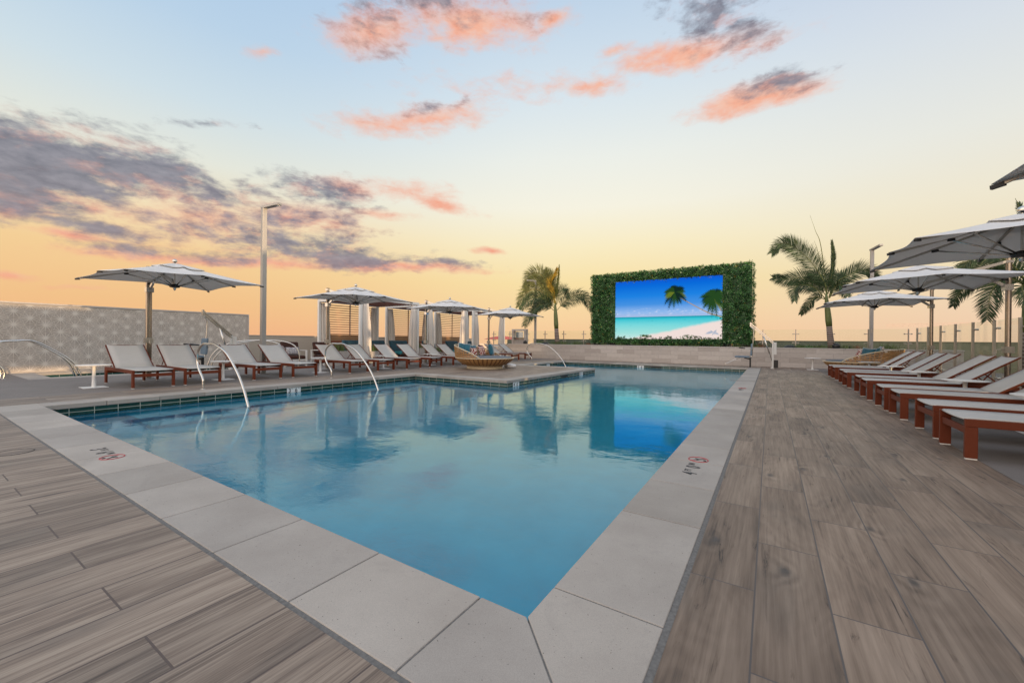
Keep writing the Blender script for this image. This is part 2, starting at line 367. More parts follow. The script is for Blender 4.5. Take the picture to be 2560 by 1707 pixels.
def text_mesh(s, size, up_dir, right_dir, origin, name, m, parent=None, lift=.0, sx=1.0, align='CENTER'):
    cu = bpy.data.curves.new('t', 'FONT'); cu.body = s; cu.size = size; cu.align_x = align; cu.align_y = 'CENTER'; cu.extrude = .0008; cu.offset = size * .012
    ob = bpy.data.objects.new('t', cu); C.objects.link(ob); dg = bpy.context.evaluated_depsgraph_get()
    me = bpy.data.meshes.new_from_object(ob.evaluated_get(dg)); bpy.data.objects.remove(ob)
    u, r = V(up_dir), V(right_dir); nrm = r.cross(u); og = V(origin)
    for v in me.vertices: v.co = og + r * v.co.x * sx + u * v.co.y + nrm * (v.co.z + lift)
    me.name = name; me.materials.clear(); me.materials.append(MATS[m]); o = bpy.data.objects.new(name, me); C.objects.link(o)
    if parent: o.parent = parent
    return o

# ------------------------------------------------------------------ sky
SUN_EL = R(4.1); SUN_AZ = math.atan2(1, -.15)          # azimuth from +Y towards +X
sun_dir = V((math.sin(SUN_AZ) * math.cos(SUN_EL), math.cos(SUN_AZ) * math.cos(SUN_EL), math.sin(SUN_EL)))
w = bpy.data.worlds.new('World'); sc.world = w; w.use_nodes = True
t = NT(w.node_tree); bg = w.node_tree.nodes['Background']
tc = t.new('ShaderNodeTexCoord'); sp = t.new('ShaderNodeSeparateXYZ'); t.link(tc.outputs['Generated'], sp.inputs[0])
az = t.math('ARCTAN2', sp.outputs[0], sp.outputs[1]); el = t.math('ARCSINE', sp.outputs[2])
def ramp_el(stops):
    f = t.math('MULTIPLY', el, 180 / math.pi / 60)
    return t.ramp(f, [(max(0, d / 60), lin(*c)) for d, c in stops])
mid = ramp_el([(0, (249, 202, 156)), (3, (252, 214, 164)), (8, (254, 229, 170)), (13, (255, 241, 200)), (18, (252, 248, 230)), (24, (242, 245, 238)), (31, (222, 235, 243)), (40, (196, 217, 238)), (60, (190, 200, 212))])
left = ramp_el([(0, (246, 184, 138)), (4, (246, 196, 140)), (9, (249, 210, 152)), (14, (247, 228, 190)), (19, (234, 236, 224)), (25, (212, 228, 236)), (32, (190, 215, 237)), (42, (172, 203, 236)), (60, (182, 194, 212))])
right = ramp_el([(0, (245, 204, 172)), (3, (245, 213, 182)), (8, (244, 226, 190)), (14, (244, 236, 214)), (20, (236, 237, 230)), (28, (220, 228, 236)), (38, (196, 209, 234)), (60, (190, 198, 212))])
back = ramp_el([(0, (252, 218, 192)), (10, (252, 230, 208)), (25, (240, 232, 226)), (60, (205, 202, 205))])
base = t.mix(t.smooth(az, R(-25), R(-70)), mid, left)
base = t.mix(t.smooth(az, R(-20), R(25)), base, right)
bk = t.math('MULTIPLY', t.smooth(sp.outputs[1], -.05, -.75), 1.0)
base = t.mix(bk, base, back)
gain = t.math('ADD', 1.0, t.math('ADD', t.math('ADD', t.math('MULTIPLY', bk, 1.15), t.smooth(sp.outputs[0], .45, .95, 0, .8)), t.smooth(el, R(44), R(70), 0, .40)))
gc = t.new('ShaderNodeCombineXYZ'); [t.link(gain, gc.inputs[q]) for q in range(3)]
P2 = t.new('ShaderNodeCombineXYZ'); t.link(az, P2.inputs[0]); t.link(el, P2.inputs[1])
P = P2.outputs[0]
K = 1.08844
def mask(clouds, pos):
    acc = None
    for (x, y, hw, hh, rot, amp) in clouds:
        x *= K; y *= K; hw *= K * 1.15; hh *= K * 1.22
        a0 = azel(x, y); ca, sa = math.cos(R(rot)), math.sin(R(rot))
        a1 = azel(x + hw * ca, y + hw * sa); a2 = azel(x - hh * sa, y + hh * ca)
        m2 = ((a1[0] - a0[0], a2[0] - a0[0]), (a1[1] - a0[1], a2[1] - a0[1])); det = m2[0][0] * m2[1][1] - m2[0][1] * m2[1][0]
        iv = ((m2[1][1] / det, -m2[0][1] / det), (-m2[1][0] / det, m2[0][0] / det))
        s1 = t.new('ShaderNodeVectorMath', operation='SUBTRACT'); t.link(pos, s1.inputs[0]); s1.inputs[1].default_value = (a0[0], a0[1], 0)
        d1 = t.new('ShaderNodeVectorMath', operation='DOT_PRODUCT'); t.link(s1.outputs[0], d1.inputs[0]); d1.inputs[1].default_value = (iv[0][0], iv[0][1], 0)
        d2 = t.new('ShaderNodeVectorMath', operation='DOT_PRODUCT'); t.link(s1.outputs[0], d2.inputs[0]); d2.inputs[1].default_value = (iv[1][0], iv[1][1], 0)
        r2 = t.math('ADD', t.math('MULTIPLY', d1.outputs['Value'], d1.outputs['Value']), t.math('MULTIPLY', d2.outputs['Value'], d2.outputs['Value']))
        mm = t.math('MULTIPLY', t.math('SUBTRACT', 1.0, t.math('SQRT', r2)), amp)
        acc = mm if acc is None else t.math('MAXIMUM', acc, mm)
    return acc
greys = [(110, 372, 350, 95, 8, 1.2), (20, 440, 250, 75, 8, 1.0), (340, 395, 210, 44, 10, .95), (500, 450, 160, 46, 4, .62), (740, 440, 140, 36, 10, .6), (205, 522, 140, 22, 8, .7), (640, 505, 190, 45, 8, .5),
         (430, 585, 210, 16, 4, .65), (660, 555, 220, 38, 8, .65), (760, 590, 240, 32, 4, .75), (930, 603, 190, 11, 2, .6), (480, 290, 90, 11, 2, .4), (410, 520, 200, 34, 6, .42),
         (860, 40, 95, 70, 0, .42), (1060, 10, 160, 36, 4, .48), (1650, 45, 115, 80, 10, .56), (1795, 190, 130, 30, -17, .82), (1620, 98, 70, 18, -20, .4), (980, 250, 70, 12, -10, .35), (1720, 118, 70, 20, -10, .3)]
corals = [(865, 72, 130, 55, -8, .85), (1090, 50, 160, 62, 0, .9), (1268, 46, 55, 26, -15, .6), (1565, 128, 185, 34, -17, 1.0), (1735, 226, 190, 36, -15, 1.1), (970, 278, 190, 34, -10, .62), (1005, 468, 80, 16, 12, .75),
          (660, 500, 180, 40, 6, .55), (890, 612, 230, 14, 2, .95), (1126, 577, 42, 9, 3, 1.0), (160, 541, 110, 12, 6, .75), (10, 486, 60, 22, 0, .7), (600, 112, 35, 14, 10, .5), (800, 430, 90, 20, 8, .6),
          (1372, 205, 80, 24, -12, .45), (1700, 115, 120, 28, -15, .35), (20, 628, 70, 10, 8, .6), (190, 665, 60, 6, 2, .4), (430, 592, 230, 13, 2, .8), (640, 604, 200, 14, 2, .75), (225, 484, 30, 18, 0, .55), (1410, 116, 40, 14, -20, .5), (480, 500, 240, 60, 4, .42), (1000, 90, 40, 14, 0, .5), (930, 440, 110, 22, 5, .4), (1200, 205, 190, 24, -6, .22), (870, 490, 70, 12, 5, .5)]
wp = t.new('ShaderNodeTexNoise'); wp.inputs['Scale'].default_value = 9; wp.inputs['Detail'].default_value = 2; t.link(P, wp.inputs['Vector'])
wv = t.new('ShaderNodeVectorMath', operation='MULTIPLY_ADD'); t.link(wp.outputs['Color'], wv.inputs[0]); wv.inputs[1].default_value = (.05, .03, 0); wv.inputs[2].default_value = (-.025, -.015, 0)
pw = t.new('ShaderNodeVectorMath', operation='ADD'); t.link(P, pw.inputs[0]); t.link(wv.outputs[0], pw.inputs[1])
PW = pw.outputs[0]
cn = t.noise(t.mapping(P, (1, 2.1, 1), rot=(0, 0, R(-6))), 9.5, 7, .58, .3)
cn = t.math('ADD', t.math('MULTIPLY', cn, .56), t.math('MULTIPLY', t.noise(t.mapping(P, (1, 2.3, 1), (5, 2, 0), rot=(0, 0, R(-8))), 24, 7, .64, .2), .44))
cn2 = t.noise(t.mapping(P, (1, 2.4, 1), (3, 1, 0)), 26, 5, .6, .2)
cnb = t.noise(t.mapping(P, (1, 2.1, 1), rot=(0, 0, R(-6))), 9.5, 7, .58, .3)
cnl = t.noise(t.mapping(P, (1, 2.1, 1), (0, .04, 0), rot=(0, 0, R(-6))), 9.5, 7, .58, .3)
gm = t.math('ADD', mask(greys, PW), t.math('MULTIPLY', t.math('SUBTRACT', cn, .46), 2.9))
cm = t.math('ADD', mask(corals, PW), t.math('MULTIPLY', t.math('SUBTRACT', cn, .46), 2.0))
gd = t.smooth(gm, .06, .80); cd = t.smooth(cm, -.05, .85, 0, .97)
coralc = t.ramp(cn2, [(.3, lin(252, 172, 140)), (.7, lin(251, 200, 176))])
coralc = t.mix(t.smooth(el, R(14), R(30)), t.mix(.30, coralc, lin(240, 146, 122) + (1,)), coralc)
greyc = t.ramp(cn2, [(.3, lin(112, 114, 130)), (.7, lin(152, 150, 162))])
greyc = t.mix(t.smooth(el, R(4), R(14), .50, 0), greyc, lin(184, 146, 142) + (1,))
shade = t.math('MULTIPLY', t.smooth(t.math('SUBTRACT', cnb, cnl), -.14, .02, .55, 0), t.smooth(gm, 1.0, .35, .15, 1))
greyc = t.mix(shade, greyc, lin(240, 164, 142) + (1,))
skyc = t.mix(cd, base, coralc); skyc = t.mix(t.math('MULTIPLY', gd, .93), skyc, greyc)
ns = t.new('ShaderNodeTexSky', sky_type='NISHITA'); ns.sun_disc = False; ns.sun_elevation = SUN_EL; ns.sun_rotation = SUN_AZ
nsc = t.mix(1.0, ns.outputs[0], (.10, .10, .10, 1), 'MULTIPLY')
skyc = t.mix(.06, skyc, nsc)
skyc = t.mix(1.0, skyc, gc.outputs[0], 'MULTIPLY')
gnd = t.smooth(el, R(-1.2), R(-.3)); skyc = t.mix(gnd, lin(120, 105, 100) + (1,), skyc)
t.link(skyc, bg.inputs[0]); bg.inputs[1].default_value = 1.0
sl = bpy.data.lights.new('sun', 'SUN'); sl.energy = 5.0; sl.angle = R(.7); sl.color = (1, .68, .38)
so = bpy.data.objects.new('sun', sl); C.objects.link(so); so.rotation_euler = (-sun_dir).to_track_quat('-Z', 'Y').to_euler(); so.location = (20, 0, 20)

# ------------------------------------------------------------------ ground, decks, pool
X0, X1, Y0, Y1 = -9.8, -.8, 1.40, 20.95         # pool
PX, PY0, PY1 = -6.2, 9.46, 16.2                 # peninsula
CW = .457
WZ = -.19
g = MB(); g.box((-1500, -1500, -16.2), (1500, 1500, -16)); struct(g.build('ground', 'concrete_dark'))
SX0, SX1, SY0, SY1 = -18.62, -16.45, 2.5, 7.45
# building slab below the terrace, around the pool tank
s = MB()
for a, b in (((-26, -12), (X0 - .003, 2.06)), ((-15.97, 2.06), (X0 - .003, 7.9)), ((-26, 2.06), (-18.97, 7.9)), ((-26, 7.9), (X0 - .003, 30)), ((X1 + .003, -12), (9.8, 30)), ((X0 - .003, -12), (X1 + .003, Y0 - .003)), ((X0 - .003, Y1 + .003), (X1 + .003, 30)), ((X0 - .003, PY0 + .003), (PX - .003, PY1 - .003)), ((-18.97, 2.06), (SX0 - .003, 7.9)), ((SX1 + .003, 2.06), (-15.97, 7.9)), ((SX0 - .003, 2.06), (SX1 + .003, SY0 - .003)), ((SX0 - .003, SY1 + .003), (SX1 + .003, 7.9))):
    s.box((a[0], a[1], -.4), (b[0], b[1], -.003))
struct(s.build('terrace_slab', 'grout'))
def deck(name, rects, m, z=0):
    d = MB()
    for x0, y0, x1, y1 in rects:
        d.add([(x0, y0, z), (x1, y0, z), (x1, y1, z), (x0, y1, z)], [(0, 1, 2, 3)])
        for p, q in (((x0, y0), (x1, y0)), ((x1, y0), (x1, y1)), ((x1, y1), (x0, y1)), ((x0, y1), (x0, y0))):
            d.add([(p[0], p[1], -.012), (q[0], q[1], -.012), (q[0], q[1], z), (p[0], p[1], z)], [(0, 1, 2, 3)])
    return struct(d.build(name, m))
G = .024
cx0, cx1, cy0, cy1 = X0 - CW - G, X1 + CW + G, Y0 - CW - G, Y1 + CW + G
deck('deck_planks', [(-11.35, -12, cx1, cy0), (-11.35, cy0, cx0, cy1), (cx0, PY0 + CW + G, PX - CW - G, PY1 - CW - G), (-11.35, cy1, cx1, 22.9)], 'plank_left')
deck('deck_planks_wide', [(cx1 + .004, -12, 1.72, 22.9)], 'plank_right')
deck('paved_terrace', [(-26, -12, -11.356, 2.06), (-15.95, 2.06, -11.356, 27), (-26, 7.9, -15.956, 27), (1.726, -12, 9.8, 24.6), (-26, 2.06, -18.99, 7.9)], 'paver_speckled')
# coping slabs: real stones with open joints
cp = MB()
def slab(x0, y0, x1, y1): cp.box((x0, y0, -.075), (x1, y1, .001))
J = .004; OV = .02
jr = [1.66, 2.667, 3.403, 4.12, 4.80, 5.52, 6.244, 6.99]
while jr[-1] < Y1 - 1: jr.append(jr[-1] + .72)
jn = [-1.055, -1.72, -2.44, -3.16, -3.853]
while jn[-1] > X0 + .8: jn.append(jn[-1] - .705)
xi, xo = X1 - OV, X1 + CW
yb = [Y0] + jr + [Y1 + CW]
def poly(pts):
    n = len(pts); cp.add([(x, y, -.075) for x, y in pts] + [(x, y, .001) for x, y in pts], [list(range(n))[::-1], list(range(n, 2 * n))] + [[i, (i + 1) % n, (i + 1) % n + n, i + n] for i in range(n)])
k = J
poly([(xi + k, Y0 + OV), (xo, Y0 - CW + k * 1.4), (xo, 1.66 - k), (xi, 1.66 - k), (xi, Y0 + OV + k)])
poly([(xi - k, Y0 + OV), (xi - k * 2, Y0 + OV), (-1.055 + k, Y0 + OV), (-1.055 + k, Y0 - CW), (xo - k * 1.4, Y0 - CW)])
for a, b in zip(jr[:-1], jr[1:]): slab(xi, a + k, xo, b - k)
slab(xi, jr[-1] + k, xo, Y1 + CW)
for a, b in zip(jn[:-1], jn[1:]): slab(b + k, Y0 - CW, a - k, Y0 + OV)
slab(X0 - CW, Y0 - CW, jn[-1] - k, Y0 + OV)
def run(axis, c0, c1, a, b, step=.71):
    n = max(1, round((b - a) / step)); st = (b - a) / n
    for i in range(n):
        p, q = a + i * st + k, a + (i + 1) * st - k
        if axis == 'y': slab(c0, p, c1, q)
        else: slab(p, c0, q, c1)
run('y', X0 - CW, X0 + OV, Y0 + OV, PY0 - OV)
run('x', PY0 - OV, PY0 + CW, X0 - CW, PX - CW)
run('y', PX - CW, PX + OV, PY0 - OV, PY1 + OV)
run('x', PY1 - CW, PY1 + OV, X0 - CW, PX - CW)
run('y', X0 - CW, X0 + OV, PY1 + OV, Y1 + CW)
run('x', Y1 - OV, Y1 + CW, X0 + OV, xi)
# spa coping
SX0, SX1, SY0, SY1 = -18.62, -16.45, 2.5, 7.45
for c in ((SX1 - .02, 2.06, -15.96, 7.9), (-18.98, 2.06, SX1 - .024, SY0 + .02), (-18.98, SY0 + .024, SX0 + .02, 7.9), (SX0 + .024, SY1 - .02, SX1 - .024, 7.9)):
    slab(*c)
struct(cp.build('pool_coping', 'coping_stone', bevel=.006))
def ring_walls(mb, poly_pts, z0, z1, d=.02):
    n = len(poly_pts)
    for i in range(n):
        p, q = poly_pts[i], poly_pts[(i + 1) % n]; mb.add([(p[0], p[1], z0), (q[0], q[1], z0), (q[0], q[1], z1), (p[0], p[1], z1)], [(0, 1, 2, 3)])
PP = [(X0, Y0), (X1, Y0), (X1, Y1), (X0, Y1), (X0, PY1), (PX, PY1), (PX, PY0), (X0, PY0)]
tl = MB(); ring_walls(tl, PP, -.30, -.074); ring_walls(tl, [(SX0, SY0), (SX1, SY0), (SX1, SY1), (SX0, SY1)], -.3, -.074)
struct(tl.build('pool_waterline_tile', 'pool_tile'))
bs = MB(); ring_walls(bs, PP, -1.25, -.30); bs.add([(X0, Y0, -1.25), (X1, Y0, -1.25), (X1, Y1, -1.25), (X0, Y1, -1.25)], [(0, 1, 2, 3)])
bs.box((X1 - .45, 17.0, -1.25), (X1 - .001, 18.6, -.55)); bs.box((X0 + .001, 2.4, -1.25), (X0 + 1.3, 9.2, -1.0)); bs.box((X0 + .001, 2.4, -1.0), (X0 + .75, 9.2, -.72))
ring_walls(bs, [(SX0, SY0), (SX1, SY0), (SX1, SY1), (SX0, SY1)], -.9, -.3); bs.add([(SX0, SY0, -.9), (SX1, SY0, -.9), (SX1, SY1, -.9), (SX0, SY1, -.9)], [(0, 1, 2, 3)])
struct(bs.build('pool_basin', 'pool_plaster'))
wt = MB()
for x0, y0, x1, y1 in ((X0, Y0, X1, PY0), (PX, PY0, X1, PY1), (X0, PY1, X1, Y1), (SX0, SY0, SX1, SY1)):
    wt.add([(x0, y0, WZ), (x1, y0, WZ), (x1, y1, WZ), (x0, y1, WZ)], [(0, 1, 2, 3)])
struct(wt.build('water', 'water'))
# drain lid on the near deck, skimmer
d = MB(); d.lathe([(.12, .0005), (.125, .002), (.118, .003)], (-6.12, .70, 0), 32)
tag(d.build('drain_cover', 'plank_left'), 'round plank coloured drain lid set in the near left deck boards', 'drain cover')
r_ = MB(); r_.tube([(-6.12 + .13 * math.cos(a * .2), .70 + .13 * math.sin(a * .2), .001) for a in range(33)], .0035, 6, False)
r_.build('rim', 'black_plastic', bpy.data.objects['drain_cover'])
sk = MB(); sk.box((-5.08, Y1 - .004, -.16), (-4.55, Y1 - .002, -.085)); sko = sk.build('skimmer_opening', 'black_plastic'); tag(sko, 'dark skimmer slot in the far pool tiles right of the 3 6 marker', 'skimmer')
sk = MB(); sk.box((PX + .002, 12.95, -.17), (PX + .004, 13.5, -.085)); tag(sk.build('skimmer_opening', 'black_plastic'), 'dark skimmer slot in the peninsula side tiles', 'skimmer')

# depth markers
def marker(face, along, c, txt, label):
    # face: 'x+' means the wall normal points to +x
    m = MB(); w2 = .17; z0, z1 = -.215, -.078; e = .004
    th = thing('depth_marker', label, 'depth marker', group='depth marker tiles on the waterline')
    if face == 'x+': m.box((c - .001, along - w2, z0), (c + e, along + w2, z1)); rd = V((0, 1, 0)); og = V((c + e, along, -.145))
    else: m.box((along - w2, c - e, z0), (along + w2, c + .001, z1)); rd = V((1, 0, 0)); og = V((along, c - e, -.145))
    m.build('tile', 'sign_white', th)
    for dx, s_, sz, dz in ((-.105, txt[0], .135, 0), (-.045, 'FT', .03, .045), (.055, txt[1], .135, 0), (.12, 'IN', .03, .045)):
        text_mesh(s_, sz, (0, 0, 1), rd, og + rd * dx + V((0, 0, dz)), 'lettering', 'sign_black', th, .0005)
    return th
marker('x+', 5.46, X0, '36', 'white 3 6 depth tile on the left pool wall between the handrails')
marker('x+', 9.95, PX, '40', 'white 4 0 depth tile near the peninsula corner')
marker('x+', 14.75, PX, '40', 'white 4 0 depth tile at the far end of the peninsula')
marker('y-', -5.57, Y1, '36', 'white 3 6 depth tile on the far pool wall under the screen')
marker('x+', 18.9, X0, '36', 'white depth tile beside the small far handrail')
def floor_sign(c, txt, upd, rd, label):
    th = thing('depth_lettering', label, 'floor marking', (0, 0, 0), group='depth lettering on the coping')
    c = V(c); u, r = V(upd), V(rd); z = V((0, 0, .0022))
    p = -.33
    for off, s_, sz, uo in ((-.28, txt[0], .165, 0), (-.19, 'FT', .075, .028), (-.07, txt[1], .165, 0), (.02, 'IN', .075, .028)):
        text_mesh(s_, sz, u, r, c + r * off + u * uo + z, 'lettering', 'sign_black', th, .0, .8)
    cc = c + r * .20 + z
    m = MB(); m.tube([cc + r * .085 * math.cos(a * .196) + u * .085 * math.sin(a * .196) for a in range(33)], .0045, 6, False)
    m.beam(cc - r * .06 + u * .06, cc + r * .06 - u * .06, .007, .002); m.build('ban_ring', 'sign_red', th)
    m = MB()
    for a, b in (((-.045, .045), (.0, .0)), ((0, 0), (.035, -.03)), ((-.01, .0), (.03, .035)), ((.0, -.005), (.01, -.03))):
        m.beam(cc + r * a[1] + u * a[0] + z * .5, cc + r * b[1] + u * b[0] + z * .5, .011, .002)
    for q in (-.02, .0): m.beam(cc + r * (q) - u * .045 + z * .5, cc + r * (q) - u * .068 + z * .5, .010, .002)
    m.build('diver_symbol', 'sign_black', th)
floor_sign((-.567, 4.02, 0), '40', (-1, 0, 0), (0, 1, 0), '4FT 0IN and no diving sign on the right coping')
floor_sign((-5.345, 1.17, 0), '36', (0, 1, 0), (1, 0, 0), '3FT 6IN and no diving sign on the near left coping')
floor_sign((-.567, 11.3, 0), '40', (-1, 0, 0), (0, 1, 0), 'small distant depth sign far along the right coping')

# ------------------------------------------------------------------ handrails
def rail(label, p, name='pool_handrail', mt='steel', group='steel handrails at the pool steps'):
    th = thing(name, label, 'handrail', p[0], group=group); o = V(p[0]); m = MB()
    m.tube([V(q) - o for q in bez(p, 10)], .0225, 12); m.build('tube', mt, th, True)
    m = MB(); m.lathe([(.055, 0), (.055, .006), (.03, .012)], n=20); m.build('base_flange', mt, th, True); return th
def prail(y, dx, lab):
    pts = [(-10.40, 0), (-10.40, .12), (-10.43, .24), (-10.62, .42), (-10.71, .60), (-10.66, .83), (-10.42, .975), (-10.1, .985), (-9.83, .975), (-9.32, .81), (-8.89, .48), (-8.61, .17), (-8.41, -.16), (-8.30, -.42)]
    return rail(lab, [(x + dx, y, z) for x, z in pts])
prail(3.80, 0, 'large steel handrail arching into the near left pool corner')
prail(6.95, -.14, 'steel handrail arching into the pool right of the 3 6 marker')
prail(18.9, -.40, 'small far steel handrail behind the round daybed')
spa = [(1.74, 0), (1.74, .2), (1.62, .4), (1.45, .62), (1.48, .83), (1.68, .955), (1.95, .985), (2.26, .97), (2.72, .64), (3.0, .34), (3.14, -.03), (3.22, -.35)]
rail('nearer of two golden lit spa handrails by the star wall', [(-16.75, y, z) for y, z in spa], 'spa_handrail', group='spa handrails')
rail('farther of two golden lit spa handrails by the star wall', [(-17.3, y, z) for y, z in spa], 'spa_handrail', group='spa handrails')
for i, dy in enumerate((0, .5)):
    rail(('left' if i == 0 else 'right') + ' steel rail arching behind the tall lamp post', [(-15.6, 8.35 + dy, 0), (-15.6, 8.4 + dy, .4), (-15.7, 8.3 + dy, .8), (-16, 8.0 + dy, 1.0), (-16.5, 7.5 + dy, 1.03), (-17.0, 7.0 + dy * .6, .9), (-17.3, 6.6 + dy * .3, .5), (-17.4, 6.4 + dy * .2, -.3)], 'spa_handrail', group='spa handrails')

# ------------------------------------------------------------------ star wall
sw = thing('star_wall', 'beige wall panelled with pale star relief behind the left loungers', 'wall', (-19, 4, 0))
m = MB(); m.box((-.18, -14, 0), (0, 4.55, 2.09)); m.build('panel', 'star_panel', sw)
m = MB(); m.box((-.2, -14, 2.09), (.03, 4.59, 2.135)); m.box((-.2, 4.552, 0), (.03, 4.59, 2.0895)); m.build('frame', 'wall_cap', sw)
m = MB(); dy, dz = .3147, .2
ymin, ymax, zmax = -5.5, 4.55, 2.085
def seg(a, b, w0, w1, x=.006):
    a, b = V((x, a[0], a[1])), V((x, b[0], b[1])); d = (b - a)
    if d.length < 1e-4: return
    if not (ymin < a.y < ymax and ymin < b.y < ymax and .01 < a.z < zmax and .01 < b.z < zmax): return
    n = V((0, -d.z, d.y)).normalized(); v4 = [a + n * w0 / 2, b + n * w1 / 2, b - n * w1 / 2, a - n * w0 / 2]
    m.add(v4, [(0, 3, 2, 1)])
for i in range(-25, 22):
    for j in range(-1, 6):
        cyy = (2.151 - 4) + dy * i; cz = 1.858 - .4 * j - (.2 if i % 2 else 0)
        for q in range(12):
            a = math.pi / 6 * q; L = .20 if q % 2 else .235
            if q % 2 == 0: L = .225
            seg((cyy, cz), (cyy + L * math.cos(a), cz + L * math.sin(a)),   .027, .005, .004 + q * .0004)
        for q in range(6):
            a0 = math.pi / 3 * q; a1 = a0 + math.pi / 6; a2 = a0 - math.pi / 6
            for aa in (a1, a2): seg((cyy + .225 * math.cos(a0), cz + .225 * math.sin(a0)), (cyy + .155 * math.cos(aa), cz + .155 * math.sin(aa)), .008, .008, .0095 + q * .0004 + (.002 if aa == a2 else 0))
m.build('star_relief', 'star_line', sw)

# ------------------------------------------------------------------ parapets and garden wall
def wall(name, label, a, b, m_, cap=None, capm='wall_cap'):
    th = thing(name, label, 'wall', (a[0], a[1], 0)); mb = MB(); mb.box((0, 0, 0), (b[0] - a[0], b[1] - a[1], b[2])); mb.build('body', m_, th)
    if cap: mb = MB(); mb.box((-cap, -cap, b[2]), (b[0] - a[0] + cap, b[1] - a[1] + cap, b[2] + .05)); mb.build('cap', capm, th, bevel=.004)
    return th
wall('parapet_wall', 'plain tan parapet wall running behind the cabanas', (-21.25, 8.6, 0), (-21, 26.6, 1.225), 'stucco', .02, 'stucco')
wall('parapet_wall', 'grey green parapet behind the rear glass fence', (-14.0, 24.75, 0), (9.8, 24.95, 1.21), 'stucco_green', .02, 'stucco_green')
gw = wall('planter_wall', 'low beige stone tiled planter wall across the far end of the pool', (-14.9, 22.85, 0), (6.4, 23.0, .87), 'wall_tile', .015)
mb = MB(); mb.box((.0, .15, .0), (21.3, 1.75, .86)); mb.build('soil', 'soil', gw)
mb = MB(); mb.box((-.16, -.0, .0), (-.002, 1.6, .868)); mb.build('end_return', 'wall_tile', gw)

# ------------------------------------------------------------------ glass fences
def fence(label, pts, group=None):
    th = thing('glass_fence', label, 'fence', pts[0]); o = V(pts[0]); n = len(pts)
    for i, p in enumerate(pts):
        p = V(p) - o; q = V(pts[min(i + 1, n - 1)]) - V(pts[max(i - 1, 0)]); ang = math.atan2(q.y, q.x)
        m = MB(); m.box((p.x - .022, p.y - .03, 0), (p.x + .022, p.y + .03, 1.80 - o.z), rz=ang); po = m.build('post', 'steel_brushed', th, bevel=.004)
        d = V((math.cos(ang), math.sin(ang), 0)); nn = V((-d.y, d.x, 0))
        for z in (1.58 - o.z, 1.16 - o.z if o.z > .5 else .25):
            m = MB()
            c0 = V((p.x, p.y, z)) + nn * .05
            m.tube([c0 - d * .115, c0 + d * .115], .014, 8)
            for s2 in (-1, 1): m.tube([c0 + d * .115 * s2 - nn * .03, c0 + d * .115 * s2 + nn * .03], .028, 10)
            m.build('clamp', 'steel_brushed', po)
    for i in range(n - 1):
        a, b = V(pts[i]) - o, V(pts[i + 1]) - o; d = (b - a).normalized(); nn = V((-d.y, d.x, 0)) * .05
        m = MB(); p, q = a + d * .045 + nn, b - d * .045 + nn
        m.beam(p + V((0, 0, (1.80 - o.z + .06) / 2)), q + V((0, 0, (1.80 - o.z + .06) / 2)), .012, 1.74 - o.z); m.build('glass_panel', 'fence_glass', th)
    return th
fx = [-16.9, -15.5, -14.1, -12.7, -11.33, -9.95, -8.57, -7.2, -5.8, -4.45, -3.07, -1.69, -.31, 1.05, 2.42, 3.73, 5.05]
fence('glass fence on steel posts along the back of the planter', [(x, 24.0, .86) for x in fx])
fence('taller looking glass fence on steel posts beside the right loungers', [(5.05, 22.75 - 1.34 * i, 0) for i in range(12)])

# ------------------------------------------------------------------ green wall with screen
gy = 23.2
gwl = thing('living_wall', 'tall frame of dense mixed green foliage around the big screen', 'green wall', (-4.9, gy, .9))
L0, R0_, B0, T0 = -9.1 + 4.9, -.76 + 4.9, .14, 4.13
sL, sR, sB, sT = -7.68 + 4.9, -2.07 + 4.9, .40, 3.72
m = MB()
for a, b in (((L0 + .02, .05, B0 + .03), (sL, .5, T0 - .02)), ((sR, .05, B0 + .05), (R0_ - .02, .5, T0 - .02)), ((sL, .05, sT - .02), (sR, .5, T0 - .02)), ((sL, .05, B0 + .05), (sR, .5, sB))): m.box(a, b)
m.build('backing', 'leaf_dark', gwl)
m = MB()
for x in (-3.95, -2.95, -1.0, 1.0, 2.75, 3.95): m = MB(); m.box((x - .16, .15, -.05), (x + .16, .4, B0 + .1)); m.build('footing', 'black_plastic', gwl)
m = MB()
for x in (-3.4, -2.1, -.7, .5, 2.0, 3.3): m = MB(); m.tube([(x, .3, -.05), (x, .3, B0 + .2)], .02, 6); m.build('leg', 'steel_brushed', gwl)
random.seed(11)
lm = ['leaf_dark', 'leaf_mid', 'leaf_light', 'leaf_pale', 'leaf_yellow']
def leafcard(m, c, d, nrm, L, W):
    d = d.normalized(); sd = d.cross(nrm).normalized(); n2 = sd.cross(d)
    a, b, e = c, c + d * L * .5 + n2 * L * .12, c + d * L
    m.add([a, b + sd * W, e, b - sd * W], [(0, 1, 2), (0, 2, 3)])
def leaves(m, count, sampler, size, wts, ytwist=1.0):
    for _ in range(count):
        p, n = sampler(); ci = random.choices(range(len(wts)), wts)[0]; m.cur = ci
        kind = random.random()
        if kind < .82:
            for q in range(2):
                d = V((random.gauss(0, 1), random.gauss(0, .4), random.gauss(-.1, .8))) + n * .8
                nn = (n + V((random.gauss(0, .5), random.gauss(0, .5), random.gauss(.4, .5)))).normalized()
                leafcard(m, p + V((random.uniform(-.02, .02), 0, random.uniform(-.02, .02))), d, nn, size * random.uniform(.6, 1.3), size * random.uniform(.18, .34))
        else:
            d0 = V((random.gauss(0, .7), 0, random.gauss(.1, .5))) + n * .6
            for q in range(7):
                d = d0 + V((math.cos(q * .9), 0, math.sin(q * .9))) * .8
                leafcard(m, p, d, n, size * 1.5, size * .07)
